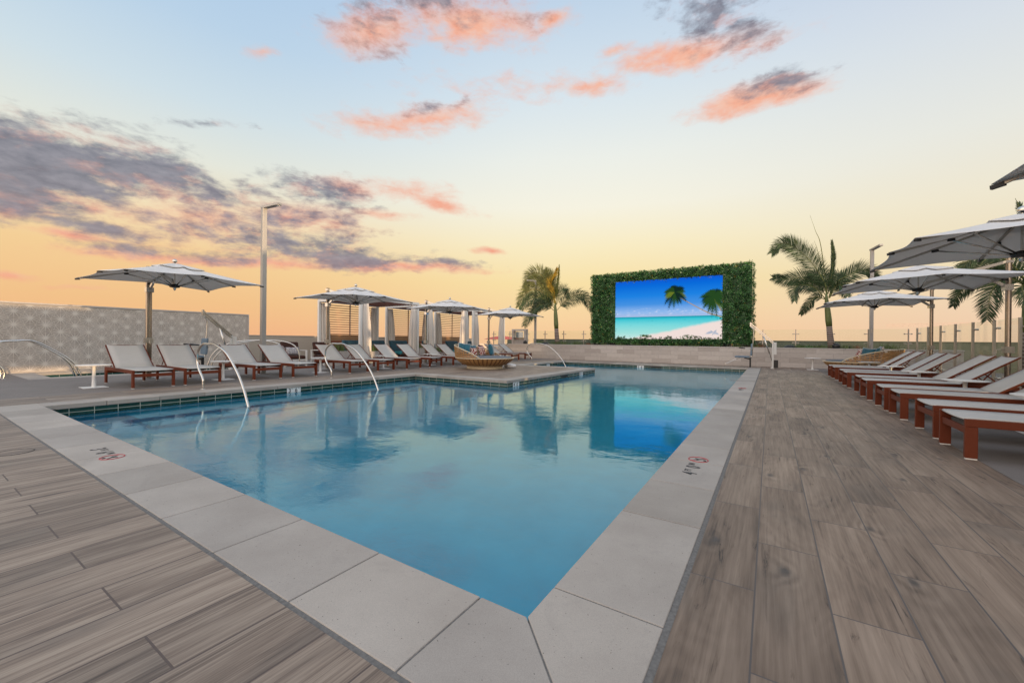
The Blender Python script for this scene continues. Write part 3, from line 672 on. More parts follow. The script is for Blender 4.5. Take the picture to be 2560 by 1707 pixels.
def samp_rect(a, b, depth=.10):
    def f():
        x = random.uniform(a[0], b[0]); z = random.uniform(a[1], b[1]); bumpy = .06 * math.sin(x * 9 + z * 5) + .05 * math.sin(z * 13 - x * 6)
        return V((x, .03 - abs(bumpy) - random.uniform(0, depth), z)), V((0, -1, 0))
    return f
def part_leaf(name, rects, edges, dens=330, size=.085):
    m = MB()
    for a, b in rects:
        ar = (b[0] - a[0]) * (b[1] - a[1]); leaves(m, int(ar * dens), samp_rect(a, b), size, (.34, .37, .17, .07, .015))
    for p, q, n, cnt in edges:
        p, q, n = V(p), V(q), V(n)
        def f():
            tt = random.random(); c = p.lerp(q, tt); c.y = random.uniform(-.05, .5); return c + n * (abs(random.gauss(0, .05)) - .02), n
        leaves(m, cnt, f, size, (.32, .34, .2, .09, .03))
    m.build(name, lm, gwl)
part_leaf('foliage_left', [((L0, B0), (sL + .0, T0))], [((L0, 0, B0), (L0, 0, T0), (-1, 0, 0), 420), ((L0, 0, T0), (sL, 0, T0), (0, 0, 1), 260), ((sL, 0, sB), (sL, 0, sT), (.6, -.3, 0), 60)])
part_leaf('foliage_right', [((sR, B0), (R0_, T0))], [((R0_, 0, B0), (R0_, 0, T0 + .03), (1, 0, 0), 420), ((sR, 0, T0), (R0_, 0, T0 + .04), (0, 0, 1), 260), ((sR, 0, sB), (sR, 0, sT), (-.6, -.3, 0), 90)])
part_leaf('foliage_top', [((sL, sT - .02), (sR, T0))], [((sL, 0, T0), (sR, 0, T0 + .02), (0, 0, 1), 900), ((sL, -.06, sT), (sR, -.06, sT), (0, -.3, -1), 260)], 420)
part_leaf('foliage_bottom', [((sL, B0 - .03), (sR, sB))], [((sL, -.06, sB), (sR, -.06, sB), (0, -.3, 1), 480), ((sL, 0, B0), (sR, 0, B0), (0, -.2, -1), 300), ((-1.3, -.08, sB + .1), (-.7, -.08, sB + .1), (0, -.3, 1), 150), ((1.0, -.08, sB + .08), (1.7, -.08, sB + .08), (0, -.3, 1), 140), ((-2.6, -.08, sB + .02), (-2.2, -.08, sB + .02), (0, -.3, 1), 90), ((.1, -.08, sB + .02), (.4, -.08, sB + .02), (0, -.3, 1), 90)], 420)
# screen picture
def emis(name, build):
    m = bpy.data.materials.new(name); m.use_nodes = True; tt = NT(m.node_tree); m.node_tree.nodes.remove(m.node_tree.nodes['Principled BSDF'])
    em = tt.new('ShaderNodeEmission'); tt.link(em.outputs[0], m.node_tree.nodes['Material Output'].inputs[0]); c = build(tt)
    if isinstance(c, tuple): em.inputs[0].default_value = rgba(c)
    else: tt.link(c, em.inputs[0])
    MATS[name] = m
def scr(tt):
    o = tt.new('ShaderNodeTexCoord').outputs['Generated']; s2 = tt.new('ShaderNodeSeparateXYZ'); tt.link(o, s2.inputs[0]); u, v = s2.outputs[0], s2.outputs[2]
    sky = tt.ramp(v, [(.375, lin(170, 190, 228)), (.45, lin(146, 186, 236)), (.58, lin(70, 146, 226)), (.72, lin(30, 130, 226)), (.88, lin(10, 108, 218)), (1.0, lin(14, 84, 212))])
    uv = tt.new('ShaderNodeCombineXYZ'); tt.link(tt.math('MULTIPLY', u, 2.0), uv.inputs[0]); tt.link(v, uv.inputs[1])
    cl = tt.noise(tt.mapping(uv.outputs[0], (2.2, 9, 1)), 4, 4, .6); band = tt.math('MULTIPLY', tt.smooth(v, .385, .42), tt.smooth(v, .55, .44))
    sky = tt.mix(tt.math('MULTIPLY', tt.smooth(cl, .52, .72, 0, .8), band), sky, lin(225, 228, 245) + (1,))
    sea = tt.ramp(v, [(.0, lin(205, 232, 228)), (.12, lin(160, 224, 218)), (.25, lin(120, 216, 220)), (.34, lin(60, 198, 212)), (.375, lin(0, 150, 170))])
    sn = tt.noise(tt.mapping(uv.outputs[0], (1.5, 12, 1)), 5, 4, .6)
    sea = tt.mix(tt.math('MULTIPLY', tt.smooth(sn, .58, .72, 0, .45), tt.smooth(v, .2, .26)), sea, lin(40, 140, 160) + (1,))
    c = tt.mix(tt.math('GREATER_THAN', v, .378), sea, sky)
    wob = tt.math('MULTIPLY', tt.math('SUBTRACT', tt.noise(uv.outputs[0], 7, 4), .5), .05)
    sb = tt.math('SUBTRACT', tt.math('ADD', tt.math('MULTIPLY', tt.math('POWER', u, 1.1), .33), wob), .03)
    dd = tt.math('SUBTRACT', sb, v)
    c = tt.mix(tt.smooth(dd, -.035, .02), c, lin(240, 222, 216) + (1,))
    return c
emis('screen_picture', scr)
screen = thing('video_screen', 'large outdoor screen showing a blue tropical beach with two palms', 'screen', (-4.9, gy, .9))
m = MB(); m.box((sL + .01, .06, sB - .06), (sR - .01, .12, sT + .06)); m.build('display_panel', 'screen_picture', screen)
m = MB(); m.box((sL - .02, .125, sB - .09), (sR + .02, .2, sT + .09)); m.build('housing', 'black_plastic', screen)
emis('picture_trunk', lambda tt: lin(170, 150, 130)); emis('picture_leaf', lambda tt: lin(38, 72, 34)); emis('picture_leaf_light', lambda tt: lin(104, 120, 40)); emis('picture_leaf_dark', lambda tt: lin(20, 44, 36)); emis('picture_shade', lambda tt: lin(176, 184, 200))
def sc_pt(u, v, y=.052): return V((sL + u * (sR - sL), y, sB + v * (sT - sB)))
def pic_palm(cu, cv, scale, seed, trunk):
    rnd = random.Random(seed); m = MB()
    pts = [sc_pt(a, b, .054) for a, b in trunk]; w0 = .035
    for i in range(len(pts) - 1):
        d = (pts[i + 1] - pts[i]).normalized(); n = V((-d.z, 0, d.x)) * (w0 * (.5 + .5 * i / len(pts))); n2 = V((-d.z, 0, d.x)) * (w0 * (.5 + .5 * (i + 1) / len(pts)))
        m.add([pts[i] + n, pts[i + 1] + n2, pts[i + 1] - n2, pts[i] - n], [(0, 1, 2, 3)])
    m.build('pictured_trunk', 'picture_trunk', screen)
    m = MB()
    for q in range(15):
        a = math.pi * 2 * q / 15 + rnd.uniform(-.12, .12); L = scale * rnd.uniform(.75, 1.1); c0 = sc_pt(cu, cv, .051 - .0005 * (q % 3)); m.cur = rnd.choice((0, 0, 1, 2))
        prev = c0; segs = []
        for k2 in range(9):
            s2 = (k2 + 1) / 9; pos = c0 + V((math.cos(a) * L * s2, 0, math.sin(a) * L * s2 - .45 * L * s2 * s2)); segs.append((prev, pos)); prev = pos
        for i, (a1, b1) in enumerate(segs):
            d = (b1 - a1).normalized(); n = V((-d.z, 0, d.x)); wd = scale * .27 * math.sin(math.pi * min(1, (i + 1.3) / 9.5))
            for s3 in (-1, 1):
                for f_ in (0, .25, .5, .75):
                    o2 = a1.lerp(b1, f_); m.add([o2, o2 + d * .045 * scale, o2 + d * .17 * scale + n * s3 * wd + V((0, 0, -.04 * scale))], [(0, 1, 2) if s3 > 0 else (0, 2, 1)])
    m.build('pictured_palm', ['picture_leaf', 'picture_leaf_light', 'picture_leaf_dark'], screen)
pic_palm(.585, .765, .66, 3, [(.60, .72), (.66, .645), (.74, .56), (.82, .475), (.9, .40), (1.0, .345)])
pic_palm(.925, .655, .72, 5, [(.93, .62), (.95, .57), (.975, .5), (.99, .44)])
m = MB(); rr = random.Random(4)
for i in range(16):
    a = rr.uniform(0, 6.28); c0 = sc_pt(.93, .105, .0535); L = rr.uniform(.2, .45); d = V((math.cos(a) * L * 1.5, 0, math.sin(a) * L * .38)); n = V((-d.z, 0, d.x)).normalized() * .03
    if c0.x + d.x > sR - .03: continue
    m.add([c0, c0 + d * .5 + n, c0 + d, c0 + d * .5 - n], [(0, 1, 2, 3)])
m.build('pictured_shadow', 'picture_shade', screen)

# ------------------------------------------------------------------ loungers
def lounger():
    # foot end at x = 0, head towards -x
    th = thing('sun_lounger', 'x', 'sun lounger', group='rust red sun loungers around the pool')
    hw = .372
    for sy in (-1, 1):
        for lx in (-.045, -1.97):
            m = MB(); m.box((lx - .045, sy * (hw - .02) - .02, .012), (lx + .045, sy * (hw - .02) + .02, .318)); lg = m.build('leg', 'rust_paint', th, bevel=.004)
            m = MB(); m.box((lx - .04, sy * (hw - .02) - .017, 0), (lx + .04, sy * (hw - .02) + .017, .012)); m.build('glide', 'rubber_white', lg)
    for sy in (-1, 1):
        m = MB(); m.box((-2.015, sy * (hw - .02) - .02, .3185), (0, sy * (hw - .02) + .02, .395)); m.build('side_rail', 'rust_paint', th, bevel=.005)
    m = MB(); m.box((-2.0, -hw + .042, .335), (-1.96, hw - .042, .38)); m.build('head_rail', 'rust_paint', th, bevel=.005)
    m = MB(); m.box((-.04, -hw + .0415, .245), (-.015, hw - .0415, .312)); m.build('stretcher', 'rust_paint', th, bevel=.003); m = MB(); m.box((-1.99, -hw + .0415, .245), (-1.965, hw - .0415, .312)); m.build('stretcher', 'rust_paint', th, bevel=.003); m = MB()
    pts = [(-.35, y, .372 - .05 * (1 - (y / .33) ** 2)) for y in (-.33, -.22, -.11, 0, .11, .22, .33)]; m.tube(pts, .009, 6); m.build('support_bow', 'rust_paint', th); m = MB()
    pts = [(-.85, y, .372 - .05 * (1 - (y / .33) ** 2)) for y in (-.33, -.22, -.11, 0, .11, .22, .33)]; m.tube(pts, .009, 6)
    m.build('support_bow', 'rust_paint', th)
    def sheet(path, name):
        m = MB(); n = len(path); ys = [-.345, -.2, 0, .2, .345]
        for (x, z) in path:
            for y in ys: m.v.append((x, y, z - .012 * (1 - (y / .345) ** 2)))
        for (x, z) in path:
            for y in ys: m.v.append((x, y, z - .008 - .012 * (1 - (y / .345) ** 2)))
        W = 5
        for i in range(n - 1):
            for j in range(W - 1):
                a = i * W + j; m.f.append([a, a + 1, a + W + 1, a + W]); b = a + n * W; m.f.append([b, b + W, b + W + 1, b + 1])
        for i in range(n - 1):
            for j, s3 in ((0, 1), (W - 1, -1)):
                a = i * W + j; b = a + n * W; m.f.append([a, a + W, b + W, b] if s3 > 0 else [a, b, b + W, a + W])
        for i in (0, n - 1):
            for j in range(W - 1):
                a = i * W + j; b = a + n * W; m.f.append([a, b, b + 1, a + 1] if i == 0 else [a, a + 1, b + 1, b])
        m.mi = [0] * len(m.f); return m.build(name, 'sling_fabric', th, True)
    sheet([(-.012, .392), (-.03, .402), (-.25, .404), (-.7, .404), (-1.1, .404), (-1.30, .404)], 'seat_sling')
    bx, bz, tx, tz = -1.31, .405, -2.03, .925
    sheet([(bx + (tx - bx) * q, bz + (tz - bz) * q) for q in (0, .25, .5, .75, .97, 1.0)], 'back_sling')
    m = MB()
    for sy in (-1, 1): m.beam((bx, sy * .352, bz - .012), (tx, sy * .352, tz - .012), .02, .026)
    m.beam((tx, -.342, tz - .018), (tx, .342, tz - .018), .02, .02, (1, 0, 0)); m.build('back_frame', 'rust_paint', th)
    m = MB()
    for sy in (-1, 1): m.beam((-1.75, sy * .30, .70), (-1.52, sy * .30, .37), .012, .018); m.beam((-1.62, sy * .30, .60), (-1.86, sy * .30, .37), .012, .018)
    m.beam((-1.75, -.30, .70), (-1.75, .30, .70), .014, .014, (1, 0, 0)); m.build('back_strut', 'rust_paint', th)
    return th
GL, GR = 'sun loungers along the left side of the pool', 'sun loungers along the right side of the pool'
Lp = [(-11.60, 3.31, 'nearest left lounger, beside the first white side table'), (-11.60, 4.24, 'left lounger second from camera, right of the umbrella mast'), (-11.56, 5.75, 'left lounger just in front of the tall lamp post base'), (-11.56, 6.78, 'left lounger in front of the brown cushioned chair'),
      (-11.58, 8.68, 'left lounger behind the second big pool handrail'), (-11.62, 9.83, 'left lounger in front of the first cabana curtain'), (-11.66, 11.24, 'left lounger in front of the first cabana blue sofas'), (-11.70, 12.50, 'left lounger in front of the white cabana corner post'),
      (-11.76, 13.98, 'left lounger right of the fifth white side table'), (-11.80, 15.05, 'left lounger half hidden behind the round daybed back'), (-12.10, 19.40, 'far left lounger partly behind the daybed cushions'), (-12.30, 21.20, 'farthest left lounger next to the stone planter wall')]
first = lounger()
jit = random.Random(2)
for i, (x, y, lab) in enumerate(Lp):
    x += jit.uniform(-.03, .03)
    if i == 0: first.location = (x, y, 0); first['label'] = 'grey sling ' + lab; first['group'] = GL
    else: dup(first, (x, y, 0), R(jit.uniform(-1.5, 1.5)), 'grey sling ' + lab, GL)
Rp = [(6.13, 'nearest right lounger, in the foreground'), (7.17, 'right lounger second nearest, behind the foreground one'), (8.58, 'third right lounger from the camera'), (9.51, 'fourth right lounger, just before a white side table'),
      (11.04, 'fifth right lounger, just beyond the second side table'), (12.07, 'sixth right lounger, paired beside the fifth'), (13.72, 'seventh right lounger, sun patch on its raised back'), (14.70, 'eighth right lounger, paired beside the seventh'), (16.43, 'ninth right lounger, second from the far daybed'), (17.49, 'last right lounger, next to the woven daybed')]
for y, lab in Rp: dup(first, (1.635 + (y - 6) * .006 + jit.uniform(-.02, .02), y, 0), math.pi + R(jit.uniform(-1, 1)), 'rust framed ' + lab, GR)

def side_table():
    th = thing('side_table', 'x', 'side table', group='white pedestal side tables between loungers')
    m = MB(); m.lathe([(.02, .488), (.295, .488), (.30, .494), (.295, .50), (.02, .50)], n=36); m.build('table_top', 'white_paint', th, 'auto')
    m = MB(); m.lathe([(.038, .012), (.030, .30), (.030, .46), (.05, .487)], n=20); m.build('pedestal', 'white_paint', th, 'auto')
    m = MB(); m.box((-.2, -.2, 0), (.2, .2, .012)); m.build('base_plate', 'white_paint', th, bevel=.005); return th
tb = side_table()
Tp = [(-12.56, 2.55, 'nearest left white table beside the first lounger'), (-12.36, 4.97, 'left white table behind the large handrail'), (-12.60, 7.90, 'left white table near the second handrail'), (-12.55, 10.45, 'left white table in front of the first cabana'), (-12.70, 13.15, 'left white table left of the round daybed'), (-12.1, 17.2, 'left white table showing above the daybed cushions'),
      (2.92, 7.85, 'nearest right white table at the picture edge'), (2.92, 10.35, 'right white table before the fifth lounger'), (2.92, 12.98, 'right white table before the seventh lounger'), (2.92, 15.6, 'right white table before the ninth lounger'), (2.95, 18.75, 'far right white table beside the woven daybed'), (1.55, 21.6, 'far thin table against the stone planter wall')]
for i, (x, y, lab) in enumerate(Tp):
    if i == 0: tb.location = (x, y, 0); tb['label'] = lab
    else: dup(tb, (x, y, 0), 0, lab)

# ------------------------------------------------------------------ umbrellas
def umbrella():
    # canopy centred on x = 0; mast at x = -1.45
    th = thing('cantilever_umbrella', 'x', 'umbrella', group='square grey cantilever umbrellas')
    S = 1.41; ze = 2.52; zt = 2.965; m = MB()
    def edge(a):
        c, s_ = math.cos(a), math.sin(a); k2 = S / max(abs(c), abs(s_)); x, y = c * k2, s_ * k2
        cor = min(abs(c), abs(s_)) / max(abs(c), abs(s_))       # 1 at the corners
        fr = (a / (math.pi / 4)) % 1.0; scal = .055 * math.sin(math.pi * fr)
        return x * (1 - scal), y * (1 - scal), ze + .075 * (1 - cor) ** 1.2
    NA, NR = 64, 12
    def surf(r0, r1, lift, nr):
        k0 = len(m.v)
        for i in range(nr + 1):
            q = r0 + (r1 - r0) * i / nr
            for j in range(NA):
                a = 2 * math.pi * j / NA; x, y, z = edge(a); fr = (a / (math.pi / 4)) % 1.0
                sag = .035 * math.sin(math.pi * fr) * math.sin(math.pi * min(q, 1)) + .02 * math.sin(math.pi * q)
                m.v.append((x * q, y * q, zt + (z - zt) * (q ** 1.08) - sag + lift + (.0 if r1 > .9 else -.0)))
        for i in range(nr):
            for j in range(NA):
                a = k0 + i * NA + j; b = k0 + i * NA + (j + 1) % NA; m.f.append([a, a + NA, b + NA, b]); m.mi.append(0)
    surf(.14, 1.0, 0, NR); cn_ = m.build('canopy', 'canopy_fabric', th, True)
    sm = cn_.modifiers.new('solid', 'SOLIDIFY'); sm.thickness = .005; sm.offset = 0
    m = MB(); surf(.03, .33, .035, 4); vt = m.build('vent', 'canopy_fabric', cn_, True); sm = vt.modifiers.new('solid', 'SOLIDIFY'); sm.thickness = .005
    for q in range(8):
        a = math.pi / 4 * q; x, y, z = edge(a + 1e-4); m2 = MB()
        pts = [V((x * f_, y * f_, zt + (z - zt) * f_ ** 1.08 - .03 - .02 * math.sin(math.pi * f_))) for f_ in (.05, .25, .5, .75, .97)]
        for i in range(4): m2.beam(pts[i], pts[i + 1], .022, .03)
        rb = m2.build('rib', 'steel_brushed', th)
        m2 = MB(); e = pts[4]; d = V((x, y, 0)).normalized(); m2.beam(e - d * .03 + V((0, 0, -.004)), e + d * .06 + V((0, 0, -.012)), .03, .035); m2.beam(pts[2] - d * .04 + V((0, 0, -.03)), pts[2] + d * .04 + V((0, 0, -.03)), .035, .04); m2.build('rib_joint', 'black_plastic', rb)
        m2 = MB(); m2.tube([(x * .05, y * .05, 2.42), pts[2] + V((0, 0, -.03))], .0125, 8); m2.build('strut', 'steel', rb, True)
    m2 = MB(); m2.lathe([(.03, 2.37), (.10, 2.385), (.11, 2.42), (.06, 2.46), (.03, 2.47)], n=16); m2.build('hub', 'black_plastic', th); m2 = MB(); m2.lathe([(.045, 2.90), (.06, 2.92), (.03, 2.96)], n=12); m2.build('top_collar', 'black_plastic', th)
    m2 = MB(); m2.lathe([(.004, 2.30), (.028, 2.33), (.032, 2.37), (.014, 2.38), (.014, 3.0), (.05, 3.03), (.055, 3.06), (.04, 3.085), (.01, 3.10)], n=16); m2.build('finial', 'steel', th, 'auto')
    m2 = MB(); m2.tube([(-1.45, -.032, .0), (-1.45, -.032, 3.03)], .036, 14); m2.tube([(-1.45, .032, .0), (-1.45, .032, 3.03)], .036, 14); m2.box((-1.48, -.03, 0), (-1.42, .03, 3.0)); m2.build('mast', 'mast_steel', th, 'auto')
    m2 = MB(); m2.box((-1.72, -.27, 0), (-1.18, .27, .012)); m2.box((-1.56, -.1, .012), (-1.34, .1, .03)); m2.build('base_plate', 'aluminium', th, bevel=.004)
    m2 = MB(); m2.box((-1.50, -.075, 2.93), (-1.38, .075, 2.985)); m2.beam((-1.40, 0, 2.955), (-.15, 0, 2.58), .045, .06); m2.beam((-1.40, 0, 2.42), (-1.22, 0, 2.56), .05, .06); m2.beam((-1.22, 0, 2.56), (-1.05, 0, 2.84), .04, .05); m2.box((-1.50, -.08, 2.33), (-1.37, .08, 2.46)); m2.beam((-.18, 0, 2.59), (0, 0, 2.44), .05, .06)
    m2.build('arm', 'steel', th)
    m2 = MB(); m2.box((-1.52, -.085, .96), (-1.39, .085, 1.10)); m2.tube([(-1.39, -.03, 1.03), (-1.29, -.03, 1.03), (-1.29, -.03, .95), (-1.22, -.03, .95)], .009, 6); m2.build('crank', 'steel_brushed', th)
    return th
um = umbrella()
Up = [(-12.72, 4.02, R(4), 'nearest left grey umbrella before the star wall'), (-12.55, 9.2, R(6), 'grey umbrella in front of the first cabana'), (-12.5, 14.2, R(2), 'grey umbrella in front of the second and third cabanas'), (-12.4, 19.2, R(2), 'smallest far left grey umbrella beside the far lamp post'),
      (3.02, 3.80, math.pi, 'nearest right umbrella, only one corner in the picture'), (3.0, 8.72, math.pi, 'largest right umbrella, seen from beneath at the picture edge'), (2.95, 13.25, math.pi + R(3), 'middle right umbrella in the row above the loungers'), (3.05, 18.6, math.pi + R(5), 'farthest right umbrella beside the right palm')]
for i, (x, y, rz, lab) in enumerate(Up):
    if i == 0: um.location = (x, y, 0); um.rotation_euler.z = rz; um['label'] = lab
    else: dup(um, (x, y, 0), rz, lab)

# ------------------------------------------------------------------ lamp posts
def lamp(loc, hgt, armdir, label, wd=.075):
    th = thing('lamp_post', label, 'lamp post', loc, group='slim square lamp posts')
    m = MB(); m.box((-wd, -wd, .02), (wd, wd, hgt)); po = m.build('pole', 'aluminium', th, bevel=.006)
    m = MB(); m.box((-wd * .45, -wd - .004, .75), (wd * .45, -wd - .001, .93)); m.build('hatch', 'steel_brushed', po)
    m = MB(); m.box((-.16, -.16, 0), (.16, .16, .02)); m.build('base_plate', 'aluminium', th)
    a = V(armdir).normalized(); m = MB(); m.beam(V((0, 0, hgt + .02)) - a * .07, V((0, 0, hgt + .10)) + a * .62, .15, .07); hd = m.build('lamp_head', 'aluminium', th, bevel=.006)
    m = MB(); c = V((0, 0, hgt + .055)) + a * .5; m.beam(c - a * .08, c + a * .08, .09, .012); m.build('lens', 'sign_white', hd); return th
lamp((-13.62, 6.58, 0), 5.25, (.95, .30, 0), 'tall grey lamp post between the first two left umbrellas', .066)
lamp((-13.2, 23.55, .86), 4.22, (-1, -.3, 0), 'thin lamp post in front of the left palm', .06)
lamp((3.76, 23.55, .86), 4.40, (.35, -1, 0), 'lamp post between the right palm and the right umbrellas', .064)

# ------------------------------------------------------------------ cabanas
def curtain(x, y, z0, z1, wx, wy, th, pull=(0, 0)):
    m = MB(); n = 40; rows = 9
    for i in range(rows + 1):
        f_ = i / rows; z = z0 + (z1 - z0) * f_; pin = 1 - .30 * math.exp(-((f_ - .98) / .25) ** 2) + .12 * math.sin(f_ * 3)
        for j in range(n):
            a = 2 * math.pi * j / n; rr_ = 1 + .26 * math.sin(a * 7 + 1.3 * math.sin(f_ * 2)) + .08 * math.sin(a * 3 + 4)
            m.v.append((x + pull[0] * (1 - f_) + math.cos(a) * wx * rr_ * pin, y + pull[1] * (1 - f_) + math.sin(a) * wy * rr_ * pin, z))
    for i in range(rows):
        for j in range(n): m.f.append([i * n + j, i * n + (j + 1) % n, (i + 1) * n + (j + 1) % n, (i + 1) * n + j]); m.mi.append(0)
    m.f.append(list(range(rows * n, rows * n + n))); m.mi.append(0)
    return m.build('curtain', 'curtain_fabric', th, True)
def cabana(y0, y1, label, roof=True, mid_only=False):
    xf, xb = -15.2, -18.3; hh = 3.02
    th = thing('cabana', label, 'cabana', (xf, y0, 0), group='white framed cabanas with curtains')
    D, W_ = xb - xf, y1 - y0
    for x, y in ((0, 0), (0, W_), (D, 0), (D, W_)):
        m = MB(); m.box((x - .06, y - .06, 0), (x + .06, y + .06, hh)); m.build('post', 'white_paint', th, bevel=.005)
    m = MB(); z0, z1 = hh - .13, hh - .002
    m.box((-.05, .0605, z0), (.05, W_ - .0605, z1)); m.box((D - .05, .0605, z0), (D + .05, W_ - .0605, z1)); m.box((D + .0605, -.05, z0), (-.0605, .05, z1)); m.box((D + .0605, W_ - .05, z0), (-.0605, W_ + .05, z1))
    m.build('roof_frame', 'white_paint', th, bevel=.004)
    m = MB(); nx = 14
    for i in range(nx):
        x = D + .2 + (-.4 - D) * i / (nx - 1); m.beam((x, .052, hh - .075), (x, W_ - .052, hh - .075), .15, .02, (.5, 0, 1))
    m.build('roof_slats', 'slat_wood', th)
    m = MB(); z = 1.36
    while z < hh - .16: m.box((D - .02, .0605, z), (D + .02, W_ - .0605, z + .036)); z += .117
    m.box((D - .045, W_ * .5 - .025, .02), (D - .021, W_ * .5 + .025, hh - .14)); m.build('slat_screen', 'slat_wood', th)
    m = MB(); z = .04
    while z < 1.27: m.cur = int(z * 10) % 2; m.box((D - .02, .0605, z), (D + .02, W_ - .0605, z + .135)); z += .145
    m.build('low_screen', ['slat_tan', 'slat_wood'], th)
    for x, y, px, py in ((0, 0, 0, .0), (0, W_, 0, 0), (D, 0, .0, .12), (D, W_, 0, -.1)):
        sy = 1 if y == 0 else -1; sx = 1 if x else -1
        curtain(x + sx * .02, y + sy * .24, .06, hh - .17, .10, .185, th, (0, sy * .12))
    m = MB(); m.box((-.13, -.03, hh - .28), (-.061, .03, hh - .16)); m.tube([(-.1, 0, hh - .28), (-.1, 0, hh - .36)], .03, 10); m.build('lantern', 'black_plastic', th)
    return th
cabana(11.4, 14.8, 'nearest cabana with long curtains, behind the second umbrella')
cabana(15.45, 18.75, 'middle cabana with curtains, left of the third umbrella')
cabana(19.4, 22.75, 'farthest cabana with curtains, behind the far umbrellas')
# small lights inside the cabanas
def sofa(loc, rz, label, m1='navy_velvet', m2='turquoise_cloth', L=.95):
    th = thing('cabana_sofa', label, 'sofa', loc, rz, 'blue cabana sofas')
    m = MB(); m.box((-.42, -L / 2, .0), (.42, L / 2, .10)); m.box((-.42, -L / 2, .1005), (.42, L / 2, .34)); m.build('base', 'black_plastic', th, bevel=.01)
    m = MB(); m.box((-.40, -L / 2 + .02, .341), (.42, L / 2 - .02, .50)); m.build('seat_cushion', m2, th, bevel=.04, seg=4)
    m = MB(); m.add([V(p) for p in ((-.42, -L / 2 + .02, .501), (-.20, -L / 2 + .02, .501), (-.20, L / 2 - .02, .501), (-.42, L / 2 - .02, .501), (-.60, -L / 2 + .02, 1.07), (-.42, -L / 2 + .02, 1.07), (-.42, L / 2 - .02, 1.07), (-.60, L / 2 - .02, 1.07))], [(3, 2, 1, 0), (4, 5, 6, 7), (0, 1, 5, 4), (1, 2, 6, 5), (2, 3, 7, 6), (3, 0, 4, 7)])
    m.build('back_cushion', m1, th, bevel=.05, seg=4); return th
for (x, y, rz, lab, L) in ((-16.9, 12.55, 0, 'dark teal sofa in the nearest cabana left of centre', 1.1), (-16.9, 14.05, 0, 'dark teal sofa in the nearest cabana at its right', .95), (-16.75, 15.35, 0, 'dark teal sofa seen between the first two cabanas', 1.25), (-16.6, 17.5, 0, 'dark teal sofa in the middle cabana', .95), (-16.6, 19.6, 0, 'dark teal sofa in the farthest cabana', 1.1), (-16.6, 21.2, 0, 'blue sofa at the far end of the farthest cabana', 1.0)):
    sofa((x, y, 0), rz, lab, L=L)
def pillow(loc, rot, size, m_, label, cat='cushion', group=None, name='cushion', th=.075):
    m = MB(); n = 10; k0 = 0
    for s3 in (1, -1):
        for i in range(n + 1):
            for j in range(n + 1):
                u, v = i / n * 2 - 1, j / n * 2 - 1; d = (1 - u ** 4) ** .5 * (1 - v ** 4) ** .5; pin = 1 - .09 * (1 - abs(u * v)) * (max(abs(u), abs(v)) ** 3)
                m.v.append((u * size[0] / 2 * pin, s3 * th * d, v * size[1] / 2 * pin))
        b = (0 if s3 > 0 else (n + 1) ** 2)
        for i in range(n):
            for j in range(n):
                a = b + i * (n + 1) + j; q = [a, a + 1, a + n + 2, a + n + 1]; m.f.append(q if s3 > 0 else q[::-1]); m.mi.append(0)
    o = m.build(name, m_, None, True); o.location = loc; o.rotation_euler = rot; bm = bmesh.new(); bm.from_mesh(o.data); bmesh.ops.remove_doubles(bm, verts=bm.verts, dist=.0008); bm.to_mesh(o.data); bm.free()
    return tag(o, label, cat, group)
# ------------------------------------------------------------------ white armchairs with brown cushions
def armchair(loc, rz, label):
    th = thing('armchair', label, 'armchair', loc, rz, 'white armchairs with brown cushions'); m = MB(); fr = []
    for sy in (-.40, .40):
        for x in (-.36, .36): m.box((x - .03, sy - .03, 0), (x + .03, sy + .03, .62))
        m.box((-.39, sy - .035, .6205), (.39, sy + .035, .65)); m.box((-.3295, sy - .02, .22), (.3295, sy + .02, .28))
    for x in (-.36, .36): m.box((x - .02, -.3695, .22), (x + .02, .3695, .28))
    m.box((-.339, -.379, .24), (.339, .379, .262)); m.build('frame', 'white_paint', th, bevel=.004)
    m = MB(); m.box((-.33, -.36, .285), (.40, .36, .43)); m.build('seat_cushion', 'brown_cloth', th, bevel=.05, seg=4)
    m = MB(); m.add([V(p) for p in ((-.34, -.35, .435), (-.18, -.35, .435), (-.18, .35, .435), (-.34, .35, .435), (-.44, -.35, .98), (-.30, -.35, .98), (-.30, .35, .98), (-.44, .35, .98))], [(3, 2, 1, 0), (4, 5, 6, 7), (0, 1, 5, 4), (1, 2, 6, 5), (2, 3, 7, 6), (3, 0, 4, 7)]); m.build('back_cushion', 'brown_cloth', th, bevel=.06, seg=4); return th
armchair((-16.55, 9.15, 0), R(-8), 'white armchair with brown cushions and a patterned pillow')
armchair((-16.3, 10.45, 0), R(10), 'white armchair with brown seat just left of the first cabana')
pillow((-16.62, 9.2, .60), (R(-16), 0, R(82)), (.52, .34), 'maze_pattern', 'white pillow with dark maze pattern on the brown armchair', th=.06)
